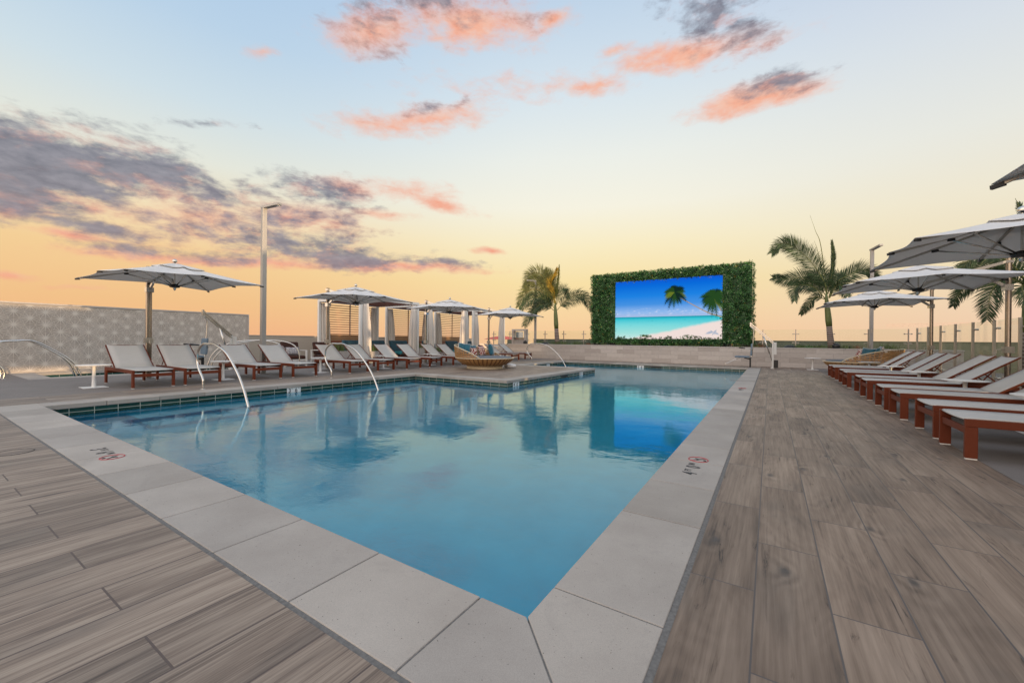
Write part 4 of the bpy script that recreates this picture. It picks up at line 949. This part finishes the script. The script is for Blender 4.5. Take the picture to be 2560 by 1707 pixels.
# ------------------------------------------------------------------ planters
def tuft(m, c, n, hgt, spread, wid=.008, lean=.5):
    for _ in range(n):
        a = random.uniform(0, 6.28); b = c + V((random.gauss(0, spread * .35), random.gauss(0, spread * .35), 0)); h_ = hgt * random.uniform(.55, 1.1); d = V((math.cos(a), math.sin(a), 0)) * h_ * lean * random.uniform(.2, 1)
        s3 = V((-math.sin(a), math.cos(a), 0)) * wid; p1 = b + d * .35 + V((0, 0, h_ * .6)); p2 = b + d + V((0, 0, h_ * random.uniform(.8, 1)))
        m.add([b - s3, b + s3, p1 + s3 * .8, p2, p1 - s3 * .8], [(0, 1, 2, 4), (4, 2, 3)])
random.seed(5)
def planter(loc, s3, label, h_=.62, gh=.38):
    th = thing('planter_box', label, 'planter', loc, group='square planters of spiky grass'); a, b = s3[0] / 2, s3[1] / 2; m = MB()
    m.box((-a, -b, 0), (a, b, h_ - .03)); m.box((-a - .012, -b - .012, h_ - .03), (a + .012, b + .012, h_)); m.build('box', 'wall_cap', th, bevel=.006)
    m = MB(); n = int(70 * s3[0] * s3[1] / .4) + 20
    for _ in range(6): tuft(m, V((random.uniform(-a * .7, a * .7), random.uniform(-b * .7, b * .7), h_)), n // 3, gh, .3, .009)
    m.cur = 0; m.build('grass', 'grass_blade', th); return th
planter((-15.6, 10.75, 0), (.5, 1.0), 'stone planter of grass at the left of the first cabana', .60)
planter((-15.35, 12.3, 0), (.5, .8), 'grey box planter of grass inside the first cabana opening', .58)
planter((-15.3, 15.12, 0), (.35, .4), 'small planter of grass between the first two cabanas', .70, .3)
planter((-14.7, 15.9, 0), (.5, .6), 'cream planter box in front of the second cabana', .50, .3)
planter((-15.3, 19.1, 0), (.4, .5), 'planter of grass between the second and third cabanas', .62, .3)
planter((-15.2, 23.2, 0), (.5, .9), 'planter of grass right of the last cabana', .62, .35)

# ------------------------------------------------------------------ round woven daybeds
def daybed(loc, rz, label):
    # back towards -x
    th = thing('round_daybed', label, 'daybed', loc, rz, 'round woven daybeds'); Rr = 1.16; zr = .43
    m = MB(); m.lathe([(.70, 0), (.72, .012), (.70, .024)], n=48); m.lathe([(.72, .105), (.735, .115), (.72, .125)], n=48); m.lathe([(.67, .0245), (.67, .1045)], n=48)
    for q in range(48): a = q * math.pi / 24; m.beam((.70 * math.cos(a), .70 * math.sin(a), .02), (.70 * math.cos(a), .70 * math.sin(a), .11), .012, .02)
    m.build('base_ring', 'rattan_pale', th, 'auto')
    m = MB(); n = 120
    prof = [(.66, .125), (.80, .16), (.95, .23), (1.06, .31), (1.13, .39), (1.15, .425), (1.10, .425), (1.02, .33), (.80, .26), (.02, .25)]
    for r, z in prof:
        for j in range(n):
            a = 2 * math.pi * j / n; rr_ = r * (1 + (.012 if j % 3 else -.008)) if r > .3 else r; m.v.append((rr_ * math.cos(a), rr_ * math.sin(a), z))
    for i in range(len(prof) - 1):
        for j in range(n): m.f.append([i * n + j, i * n + (j + 1) % n, (i + 1) * n + (j + 1) % n, (i + 1) * n + j]); m.mi.append(1 if j % 3 == 0 else 0)
    m.build('bowl', ['rattan', 'rattan_dark'], th)
    def hgt(a):          # a measured from -x
        q = max(0, 1 - (abs(a) / R(104)) ** 2.4); return zr + .50 * q ** .9
    m = MB(); m.tube([(Rr * math.cos(a * math.pi / 36), Rr * math.sin(a * math.pi / 36), zr) for a in range(73)], .018, 8, False)
    top = []
    for i in range(61):
        a = R(-104 + 208 * i / 60); r = Rr + .05 * (hgt(a) - zr) / .5; top.append(V((-r * math.cos(a), -r * math.sin(a), hgt(a) + .01)))
    m.tube(top, .020, 8); m.build('rim', 'rattan_pale', th, True)
    m = MB(); ns = 30
    for i in range(ns + 1):
        a = R(-96 + 192 * i / ns); h_ = hgt(a)
        if h_ - zr < .05: continue
        r1 = Rr + .05 * (h_ - zr) / .5; m.beam((-Rr * math.cos(a), -Rr * math.sin(a), zr), (-r1 * math.cos(a), -r1 * math.sin(a), h_), .022, .012, (math.cos(a), math.sin(a), 0))
    for kk in range(7):
        z = zr + .045 + kk * .066; run_ = []
        for i in range(121):
            a = R(-98 + 196 * i / 120)
            if hgt(a) - .015 < z: 
                if len(run_) > 2:
                    for p, q in zip(run_[:-1], run_[1:]): m.beam(p, q, .010, .042)
                run_ = []; continue
            r = Rr + .05 * (z - zr) / .5 + .014 * math.sin((i / 120 * 30.6 + kk) * math.pi); run_.append(V((-r * math.cos(a), -r * math.sin(a), z)))
        for p, q in zip(run_[:-1], run_[1:]): m.beam(p, q, .010, .042)
    m.build('woven_back', 'rattan', th)
    m = MB(); m.lathe([(.02, .36), (1.04, .36), (1.08, .40), (1.08, .45), (1.04, .485), (.7, .50), (.02, .505)], n=56); m.build('mattress', 'grey_cushion', th, True)
    return th
DX, DY = -9.62, 13.05
daybed((DX, DY, 0), R(13), 'round rattan daybed with cushions on the left pool deck')
DC = 'cushions on the left daybed'
pillow((DX - .56, DY - .60, .76), (R(-14), R(6), R(50)), (.50, .50), 'teal_velvet', 'rounded teal cushion at the left of the near daybed', group=DC, th=.11)
pillow((DX - .62, DY + .02, .72), (R(-12), 0, R(86)), (.44, .42), 'teal_velvet', 'teal cushion behind the patterned ones on the near daybed', group=DC)
pillow((DX - .40, DY - .22, .66), (R(-18), R(4), R(72)), (.34, .34), 'ring_pattern', 'smaller red and white ring patterned cushion on the daybed', group=DC)
pillow((DX - .38, DY + .30, .69), (R(-16), R(-6), R(98)), (.42, .42), 'ring_pattern', 'larger red and white ring patterned cushion on the daybed', group=DC)
pillow((DX - .56, DY + .50, .72), (R(-10), R(4), R(104)), (.44, .44), 'maroon_cloth', 'dark maroon cushion behind the ring patterned one', group=DC)
pillow((DX - .28, DY + .82, .74), (R(-12), R(2), R(118)), (.52, .50), 'teal_velvet', 'big square teal cushion at the right of the near daybed', group=DC, th=.10)
pillow((DX - .78, DY - .50, .78), (R(-12), R(20), R(60)), (.4, .42), 'curtain_fabric', 'pale cushion against the woven back of the near daybed', group=DC)
D2X, D2Y = 2.95, 20.35
daybed((D2X, D2Y, 0), R(158), 'round rattan daybed at the far right, back lit golden')
pillow((D2X + .12, D2Y - .50, .74), (R(-14), R(6), R(-52)), (.50, .48), 'teal_velvet', 'teal cushion on the far right daybed', group='cushions on the right daybed')
pillow((D2X - .05, D2Y - .25, .70), (R(-20), R(10), R(-60)), (.40, .42), 'ring_pattern', 'ring patterned cushion on the far right daybed', group='cushions on the right daybed')
pillow((D2X + .45, D2Y + .1, .76), (R(-12), R(-4), R(-80)), (.50, .46), 'teal_velvet', 'second teal cushion deeper on the far right daybed', group='cushions on the right daybed')
pillow((D2X + .62, D2Y + .35, .80), (R(-12), R(0), R(-90)), (.50, .50), 'maze_pattern', 'pale patterned cushion on the far right daybed', group='cushions on the right daybed')
m = MB(); m.lathe([(.16, 0), (.24, .02), (.26, .08), (.22, .14), (.08, .17)], n=28); o = m.build('pouf', 'white_paint', None, True); o.location = (-9.15, 14.2, 0); tag(o, 'low white round pouf peeking out behind the left daybed', 'pouf')

# ------------------------------------------------------------------ pool lifts
def lift(loc, rz, label, flip=1):
    th = thing('pool_lift', label, 'pool lift', loc, rz, 'pool lifts with seats'); m = MB()
    m.box((-.035, -.035, .0), (.035, .035, 1.20)); m.tube([(0, 0, .0), (0, 0, .06)], .08, 16); m.build('mast', 'lift_white', th, bevel=.004)
    m = MB()
    for s3 in (-.035, .035): m.beam((0, s3, 1.20), (-.86, s3, 2.02), .018, .045); m.beam((0, s3, 1.12), (-.86, s3, 1.92), .018, .035)
    m.beam((-.86, 0, 2.06), (-.86, 0, 1.86), .09, .05); m.build('lifting_arm', 'steel', th)
    m = MB(); m.tube([(-.86, 0, 1.90), (-.80, 0, 1.80), (-.74, 0, 1.72), (-.74, 0, 1.5), (-.76, 0, 1.1), (-.78, 0, .60), (-.80, 0, .47), (-.92, 0, .42)], .018, 8); m.build('hanger_tube', 'steel', th, True)
    m = MB(); m.tube([(-.02, 0, .32), (-.12, 0, .65), (-.33, 0, 1.30)], .018, 8); m.tube([(-.12, 0, .65), (-.36, 0, 1.46)], .026, 8); m.build('actuator', 'steel', th, True)
    m = MB(); m.box((.04, -.09, .04), (.20, .09, .38)); m.build('battery_box', 'black_plastic', th, bevel=.01)
    m = MB(); m.box((.04, -.08, .62), (.14, .08, 1.16)); m.build('control_box', 'lift_white', th, bevel=.01)
    m = MB(); m.add([V(p) for p in ((-.86, -.21, .56), (-.79, -.21, .56), (-.79, .21, .56), (-.86, .21, .56), (-.83, -.21, 1.10), (-.76, -.21, 1.10), (-.76, .21, 1.10), (-.83, .21, 1.10))], [(3, 2, 1, 0), (4, 5, 6, 7), (0, 1, 5, 4), (1, 2, 6, 5), (2, 3, 7, 6), (3, 0, 4, 7)]); m.build('seat_back', 'lift_seat', th, bevel=.025, seg=3)
    m = MB(); m.box((-1.48, -.22, .455), (-.88, .22, .53)); m.build('seat_pan', 'lift_seat', th, bevel=.03, seg=3)
    m = MB()
    for s3 in (-.26, .26):
        m = MB(); m.tube([(-.78, s3 * .8, .78), (-.82, s3, .86), (-1.02, s3, .87), (-1.28, s3, .90)], .012, 6); ar = m.build('armrest', 'steel', th, True)
        m = MB(); m.tube([(-1.06, s3, .875), (-1.30, s3, .905)], .022, 8); m.build('arm_pad', 'black_plastic', ar)
    m = MB(); m.tube([(-1.25, -.1, .45), (-1.6, -.1, .28), (-1.85, -.1, .15)], .012, 6); m.tube([(-1.25, .1, .45), (-1.6, .1, .28), (-1.85, .1, .15)], .012, 6); m.tube([(-1.85, -.14, .15), (-1.85, .14, .15)], .022, 8); m.build('footrest', 'steel', th)
    m = MB(); m.beam((-.86, 0, .45), (-.86, 0, .02), .06, .07); m.beam((-1.1, 0, .44), (-.86, 0, .38), .05, .05); m.build('seat_stem', 'black_plastic', th)
    return th
lift((.11, 21.35, 0), 0, 'pool lift with blue grey seat at the far right pool corner')
lift((-16.1, 6.72, 0), R(90), 'pool lift folded beside the spa before the star wall')

# ------------------------------------------------------------------ palms
def frond(pts, lf, th, up_=1.0, dens=1.0, m_='frond_green', shape=1.0, seed=0, wid=.0095, droop=.35, rach='frond_olive', close=0.0):
    rnd = random.Random(seed); cv = bez(pts, 14); n = len(cv); m = MB(); m.cur = 1
    m.tube(cv[::2] if n % 2 else cv[::2] + [cv[-1]], [max(.004, .022 * (1 - i / (n / 2 + 1))) for i in range(len(cv[::2] if n % 2 else cv[::2] + [cv[-1]]))], 5)
    m.cur = 0; tot = sum((cv[i + 1] - cv[i]).length for i in range(n - 1)); cnt = int(tot * 66 * dens)
    vw = V((cv[0].x, cv[0].y, 0)).normalized() if cv[0].length else V((0, 1, 0))
    for s3 in (-1, 1):
        for i in range(cnt):
            q = .10 + .90 * (i + rnd.random() * .6) / cnt; f_ = q * (n - 1); k2 = min(n - 2, int(f_)); p = cv[k2].lerp(cv[k2 + 1], f_ - k2); d = (cv[min(n - 1, k2 + 2)] - cv[max(0, k2 - 1)]).normalized()
            sd = d.cross(V((0, 1, 0)) + V((rnd.gauss(0, .25), 0, rnd.gauss(0, .25)))).normalized() * s3
            L = lf * (.45 + .75 * math.sin(math.pi * min(1, q * .9 + .12))) * rnd.uniform(.8, 1.1)
            dr = (d * (.55 + .5 * q + close) + sd * (1 - close * .75) * .9 + V((0, rnd.gauss(0, .28), 0))).normalized()
            e1 = p + dr * L * .55 + V((0, 0, -droop * .10 * L)); e2 = e1 + (dr + V((0, 0, -droop * rnd.uniform(.6, 1.5)))).normalized() * L * .45
            ww = dr.cross(V((rnd.gauss(0, .3), 1, 0))).normalized() * wid
            m.add([p - ww * .5, p + ww * .5, e1 + ww, e2, e1 - ww], [(0, 1, 2, 4), (4, 2, 3)])
    return m.build('frond', [m_, rach], th)
def palm(Y, base, shaft_b, shaft_t, fr, label, wt_, seed=1, z0=.86, depth=.0):
    b = onY(*base, Y); b.z = z0; th = thing('palm_tree', label, 'palm tree', b, group='feather palms around the terrace')
    sb, st = onY(*shaft_b, Y) - b, onY(*shaft_t, Y) - b
    m = MB(); m.tube([V((0, 0, 0)), sb * .33 + V((.01, 0, 0)), sb * .66, sb], [wt_ * 1.12, wt_ * 1.0, wt_ * .92, wt_ * .86], 16); m.build('trunk', 'palm_trunk', th, True)
    m = MB(); m.tube([sb, sb.lerp(st, .2), sb.lerp(st, .6), st, st + V((0, 0, .25))], [wt_ * .88, wt_ * 1.0, wt_ * .85, wt_ * .5, wt_ * .2], 14); m.build('crownshaft', 'palm_shaft', th, True)
    rnd = random.Random(seed)
    for i, f_ in enumerate(fr):
        P_ = f_['p']; dyy = f_.get('dy', rnd.uniform(-.7, .7)); n = len(P_)
        pts = [onY(u, v, Y) - b + V((0, dyy * (k2 / (n - 1)) ** 1.3, 0)) for k2, (u, v) in enumerate(P_)]
        kw = {k2: v for k2, v in f_.items() if k2 not in ('p', 'dy')}; frond(pts, kw.pop('lf', .5), th, seed=seed * 20 + i, **kw)
    return th
palm(23.5, (1393, 862), (1391, 822), (1388, 765), [
    dict(p=[(1388, 764), (1378, 731), (1360, 698), (1339, 681), (1316, 687), (1302, 716)], lf=.75, m_='frond_olive', dy=.5, rach='frond_yellow', droop=.2, dens=1.1),
    dict(p=[(1388, 760), (1369, 738), (1339, 724), (1316, 738), (1304, 768)], lf=.8, dy=-.4, m_='frond_olive', rach='frond_yellow'),
    dict(p=[(1387, 778), (1368, 763), (1348, 766), (1333, 789), (1322, 815)], lf=.65, dy=-.6),
    dict(p=[(1387, 772), (1370, 756), (1350, 752), (1326, 770), (1310, 795)], lf=.6, dy=.9),
    dict(p=[(1393, 775), (1413, 752), (1440, 737), (1460, 742), (1477, 775)], lf=.7, dy=.3, droop=.9),
    dict(p=[(1390, 762), (1393, 719), (1396, 692), (1398, 664)], lf=.30, close=.8, dy=0, m_='frond_olive', dens=.8),
    dict(p=[(1390, 760), (1385, 735), (1378, 712), (1388, 690), (1395, 675)], lf=.55, close=.75, dy=-.2, m_='frond_yellow', dens=1.0, rach='frond_yellow'),
    dict(p=[(1391, 762), (1400, 728), (1407, 722), (1414, 745)], lf=.45, dy=.5),
    dict(p=[(1388, 762), (1372, 712), (1352, 690), (1330, 700)], lf=.7, dy=1.0, m_='frond_olive'),
    dict(p=[(1388, 762), (1382, 715), (1372, 690), (1358, 672)], lf=.6, dy=.3, m_='frond_olive', rach='frond_yellow'), dict(p=[(1389, 762), (1376, 735), (1350, 708), (1322, 702), (1308, 730)], lf=.7, dy=.2, m_='frond_olive', rach='frond_yellow'),
    dict(p=[(1388, 766), (1360, 745), (1335, 750), (1318, 778)], lf=.6, dy=-.9)], 'left palm with yellow and green windblown fronds left of the screen', .15, 3)
palm(23.5, (2078, 866), (2073, 816), (2066, 745), [
    dict(p=[(2068, 735), (2058, 700), (2024, 652), (1988, 622), (1956, 611), (1929, 636)], lf=.62, dy=-.3, droop=.3, dens=1.1),
    dict(p=[(2066, 740), (2039, 708), (2003, 694), (1964, 697), (1932, 692)], lf=.55, dy=.3, droop=.2),
    dict(p=[(2064, 748), (2039, 722), (2010, 714), (1986, 724), (1984, 756)], lf=.5, dy=-.8, droop=.7),
    dict(p=[(2063, 748), (2039, 742), (2020, 762), (2003, 784)], lf=.35, dy=.5, droop=.6),
    dict(p=[(2072, 745), (2092, 706), (2122, 688), (2152, 674), (2178, 678), (2196, 690)], lf=.52, dy=.3, droop=.2, dens=1.1),
    dict(p=[(2070, 735), (2080, 680), (2083, 640), (2080, 603)], lf=.32, close=.75, dy=0, dens=.9),
    dict(p=[(2068, 735), (2052, 614), (2039, 578), (2025, 538)], lf=.01, dens=.1, dy=0),
    dict(p=[(2066, 735), (2048, 640), (2037, 600)], lf=.01, dens=.1, dy=.2),
    dict(p=[(2074, 745), (2090, 715), (2104, 720), (2112, 745)], lf=.45, dy=-.7, droop=.6),
    dict(p=[(2068, 742), (2062, 700), (2040, 680), (2022, 690)], lf=.5, dy=.8, droop=.6),
    dict(p=[(2072, 742), (2088, 700), (2100, 680), (2115, 690)], lf=.45, dy=.9, droop=.5)], 'right palm with a bare spear leaf, right of the screen', .128, 8)
palm(15.6, (2572, 1005), (2572, 830), (2570, 730), [
    dict(p=[(2568, 715), (2531, 698), (2505, 700), (2482, 723), (2471, 762), (2468, 800)], lf=.42, dy=0, droop=.3, dens=1.3, wid=.008),
    dict(p=[(2568, 705), (2530, 672), (2490, 664), (2445, 668), (2405, 690)], lf=.38, dy=.3, dens=1.2, wid=.008),
    dict(p=[(2568, 705), (2520, 655), (2470, 640), (2420, 652), (2390, 690)], lf=.40, dy=-.2, dens=1.2, wid=.008),
    dict(p=[(2568, 712), (2510, 685), (2455, 695), (2415, 725), (2400, 762)], lf=.32, dy=.5, dens=1.2, wid=.008),
    dict(p=[(2568, 715), (2552, 715), (2549, 735), (2556, 765)], lf=.36, dy=-.3, droop=.7, dens=1.3, wid=.008),
    dict(p=[(2570, 710), (2590, 660), (2620, 650), (2650, 690)], lf=.4, dy=.3),
    dict(p=[(2570, 700), (2562, 600), (2548, 520), (2538, 496)], lf=.02, dens=.1, dy=0),
    dict(p=[(2572, 700), (2575, 620), (2566, 545), (2558, 505)], lf=.3, close=.8, dy=.2)], 'palm beyond the right fence, fronds showing between the umbrellas', .12, 12, z0=0.0)

# ------------------------------------------------------------------ small planting on the planter wall
random.seed(21)
def bush(loc, rad, hgt, n, label, mats=('leaf_dark', 'leaf_mid', 'leaf_light'), size=.05):
    m = MB()
    for _ in range(n):
        a, b = random.uniform(0, 6.28), random.uniform(0, 1); r = rad * random.uniform(.3, 1) ** .5
        p = V((math.cos(a) * r, math.sin(a) * r * .7, hgt * b * (1.1 - .6 * r / rad))); nn = V((math.cos(a), math.sin(a) - .4, .6)).normalized(); m.cur = random.randrange(len(mats))
        leafcard(m, p, nn + V((random.gauss(0, .5), random.gauss(0, .5), random.gauss(0, .4))), nn, size * random.uniform(.7, 1.3), size * .3)
    o = m.build('shrub', list(mats)); o.location = loc; return tag(o, label, 'shrub', 'small planting along the planter wall')
def gtuft(loc, n, h_, sp, label, m_='grass_blade'):
    m = MB(); tuft(m, V((0, 0, 0)), n, h_, sp, .006, .8); o = m.build('grass_tuft', m_); o.location = loc; return tag(o, label, 'grass tuft', 'small planting along the planter wall')
sz = .862
bush((2.05 - .7, 23.35, sz), .30, .26, 260, 'dark round bush left of the right palm')
for x, lab in ((-1.0 + .35, 'grass tuft just right of the green wall foot'), (.85 + .25, 'grass tuft between the black dome and the round bush'), (1.9, 'low grass at the foot of the right palm'), (2.85, 'grass tuft right of the right palm'), (4.3, 'larger grass tuft right of the right lamp post')):
    gtuft((x, 23.3, sz), 150, .27 if x < 4 else .36, .5, lab)
gtuft((3.25, 23.3, sz), 70, .26, .3, 'rust coloured tuft left of the right lamp post', 'leaf_rust')
gtuft((-.42, 23.3, sz), 90, .3, .35, 'rust tinted tuft behind the pool lift arm', 'leaf_rust')
for x, lab in ((-8.35, 'grass tuft under the left column of the green wall'), (-7.25, 'grass tuft below the left edge of the screen'), (-6.35, 'tuft below the screen left of the black ball'), (-5.4, 'small tuft below the middle of the screen'), (-4.2, 'tuft below the screen right of the middle'), (-3.3, 'tuft below the right part of the screen'), (-2.3, 'tuft below the right edge of the screen'), (-1.35, 'tuft under the right column of the green wall')):
    gtuft((x, 23.08, sz), 90, .24, .35, lab)
gtuft((-9.3, 23.25, sz), 80, .24, .3, 'reddish tuft at the left foot of the green wall', 'leaf_rust')
for x, lab in ((-11.0, 'grass tuft right of the left palm foot'), (-10.1, 'grass tuft left of the green wall'), (-12.7, 'grass tuft left of the left palm foot'), (-11.5, 'grass tuft at the left palm foot')): gtuft((x, 23.3, sz), 150, .32, .45, lab)
bush((-10.55, 23.35, sz), .25, .16, 160, 'low dark plant between two tufts left of the green wall')
def ball(x, label, r=.13, cat='ball'):
    m = MB(); m.lathe([(.004, 0)] + [(r * math.sin(math.pi * i / 12), r - r * math.cos(math.pi * i / 12)) for i in range(1, 12)] + [(.004, 2 * r)], n=24); o = m.build('ball_speaker', 'black_plastic', None, True); o.location = (x, 23.22, sz); return tag(o, label, cat, 'black garden balls')
ball(2.52, 'black ball at the foot of the right palm', .15); ball(-13.78, 'black ball beside the grill, left of the left lamp', .14); ball(-5.62, 'black ball below the middle of the screen', .14)
def dome(x, label):
    m = MB(); m.lathe([(.28, 0), (.27, .05), (.22, .12), (.13, .175), (.01, .19)], n=28); o = m.build('dome_speaker', 'black_plastic', None, True); o.location = (x, 23.3, sz); tag(o, label, 'speaker', 'black dome speakers')
dome(.80, 'black dome on the planter right of the pool lift'); dome(-12.3, 'black dome on the planter left of the left palm')
def spot(x, label):
    th = thing('spotlight', label, 'spotlight', (x, 23.2, sz)); m = MB(); m.tube([(0, 0, 0), (0, 0, .08)], .012, 6); m.build('stake', 'black_plastic', th); m = MB(); m.tube([(0, .04, .06), (0, -.05, .16)], .04, 10); m.build('head', 'black_plastic', th)
spot(3.0, 'small black spotlight right of the right palm'); spot(.10, 'small dark spotlight left of the black dome'); spot(-6.95, 'small dark spotlight below the screen left corner')
# outdoor grill
gr = thing('grill_station', 'outdoor grill with stone surround and mirror panel at the left end of the planter', 'grill', (-14.35, 23.3, .87))
m = MB(); m.box((-.56, 0, .0), (-.42, .3, .92)); m.box((.42, 0, .0), (.56, .3, .92)); m.box((-.56, 0, .92), (.56, .3, 1.04)); m.box((-.4195, .05, 0), (.4195, .3, .38)); m.build('surround', 'wall_tile', gr)
m = MB(); m.box((-.28, .1, .46), (.28, .12, .86)); m.build('mirror_panel', 'mirror_glass', gr)
m = MB(); m.box((-.40, -.02, .39), (.42, .1, .45)); m.tube([(-.3, -.06, .42), (.38, -.06, .42)], .015, 6); m.build('control_rail', 'black_plastic', gr)
m = MB(); m.box((-.95, .05, 0), (-.565, .6, .33)); m.build('side_cabinet', 'stucco_green', gr)

# ------------------------------------------------------------------ beyond the terrace
bd = thing('sun_blocker', 'unseen added building blocks off the picture edge, shading the terrace from the low sun', 'building', (0, 0, 0))  # added out of view: blocks the low sun, gaps shaped for its streaks
m = MB(); m.box((8.8, -12, 0), (11.8, -.401, 1.9)); m.box((8.8, -12, 1.9), (11.8, -2.9, 2.3)); m.box((8.8, -12, 2.3), (11.8, -.401, 4.1)); m.build('low_block', 'blocker_facade', bd)  # slit left open so one low sunbeam reaches the spa side
for i_, (ya, yb_) in enumerate(((-.4, 7.75), (8.42, 14.15), (14.82, 16.03), (16.62, 18.75), (19.7, 23.4))):  # gaps between the added blocks let thin sun streaks cross the deck
    m = MB(); m.box((8.8, ya, 0), (11.8, yb_, 5.50)); m.build('block', 'blocker_facade', bd)
m = MB()
for y in (1, 3.2, 5.4, 9.4, 11.8, 17.2, 20.5):
    for z in (.9, 3.6): m = MB(); m.box((8.78, y, z), (8.799, y + 1.5, z + 1.5)); m.build('blocker_window', 'dark_glass', bd)
def block(name, a, b, m_, label, cat='building'):
    mm = MB(); mm.box(a, b); o = mm.build(name, m_); return tag(o, label, cat)
block('roof_hut', (-24.2, 26.7, 0), (-22.3, 29, 1.05), 'cream_paint', 'cream block with a small dark opening beyond the cabanas')
mm = MB(); mm.box((-23.2, 26.68, .62), (-22.9, 26.699, .85)); mm.build('opening', 'black_plastic', bpy.data.objects['roof_hut'])
rp = thing('red_parasol', 'low red parasol tops on the roof beyond the far curtain', 'umbrella', (-22.5, 33.5, -.6)); m = MB(); m.lathe([(1.9, 1.85), (1.0, 2.08), (.02, 2.2)], n=8); m.build('canopy', 'red_canvas', rp); m = MB(); m.tube([(0, 0, 0), (0, 0, 2.1)], .03, 6); m.build('pole', 'steel_brushed', rp)
rs = random.Random(9)
for i in range(5):
    a = R(-37.5 + i * 1.1 + rs.uniform(-.3, .3)); dist = rs.uniform(300, 600); c = V((math.sin(a) * dist, math.cos(a) * dist, -16)); wd = rs.uniform(14, 35); hh = rs.uniform(9, 15.0)
    th = thing('distant_building', 'pale low building on the horizon, number %d counted from the left' % (i + 1), 'building', c, rs.uniform(0, 1.5), 'distant low buildings'); m = MB(); m.box((-wd / 2, -8, 0), (wd / 2, 8, hh)); m.build('walls', 'city', th)
    th['label'] = 'pale low distant buildings on the horizon beyond the parapets'
cr = thing('tower_crane', 'faint red crane jib on the horizon behind the right fence', 'crane', (105, 360, -16)); m = MB()
for s3 in (0, 1.3): m.beam((-40, 0, 29 + s3), (24, 0, 30 + s3), .16, .16)
for i in range(24): m.beam((-40 + i * 2.6, 0, 29 + i * .04), (-38.7 + i * 2.6, 0, 30.3 + i * .04), .1, .1)
m.build('jib', 'crane_red', cr); m = MB(); m.box((20, -.3, 0), (20.6, .3, 33)); m.build('mast', 'crane_red', cr)
# greenery low beyond the right fence
random.seed(31)
m = MB()
for _ in range(5000):
    x = random.uniform(9.5, 16); y = random.uniform(27, 30); z = random.uniform(-.6, 1.0 + .12 * math.sin(x * 3)); m.cur = random.randrange(3)
    leafcard(m, V((x, y, z)), V((random.gauss(0, 1), random.gauss(-.5, .5), random.gauss(.3, .7))), V((0, -1, .3)), .22, .06)
m.box((9.6, 27.6, -2), (15.9, 29.6, .7)); tag(m.build('hedge', ['leaf_dark', 'leaf_mid', 'leaf_light']), 'dark green hedge beyond the right end of the glass fence', 'hedge')
# birds and camera pole on the cabana
ws = thing('wind_speaker', 'thin pole with a small round speaker above the first cabana umbrella', 'speaker', (-18.3, 13.1, 0)); m = MB(); m.tube([(0, 0, 0), (0, 0, 3.62)], .022, 6); m.build('pole', 'steel_brushed', ws)
m = MB(); m.tube([(.0, .12, 3.52), (.14, .20, 3.50)], .07, 14); m.beam((0, 0, 3.5), (.0, .12, 3.52), .03, .03); m.build('horn', 'black_plastic', ws)

# ------------------------------------------------------------------ render settings
sc.view_settings.view_transform = 'Standard'; sc.view_settings.look = 'None'; sc.view_settings.exposure = 0; sc.view_settings.gamma = 1
sc.render.engine = 'CYCLES'; sc.cycles.use_denoising = True; sc.cycles.max_bounces = 10; sc.cycles.transmission_bounces = 8; sc.cycles.transparent_max_bounces = 16
sc.cycles.caustics_refractive = True; sc.cycles.caustics_reflective = False; sc.cycles.sample_clamp_indirect = 6
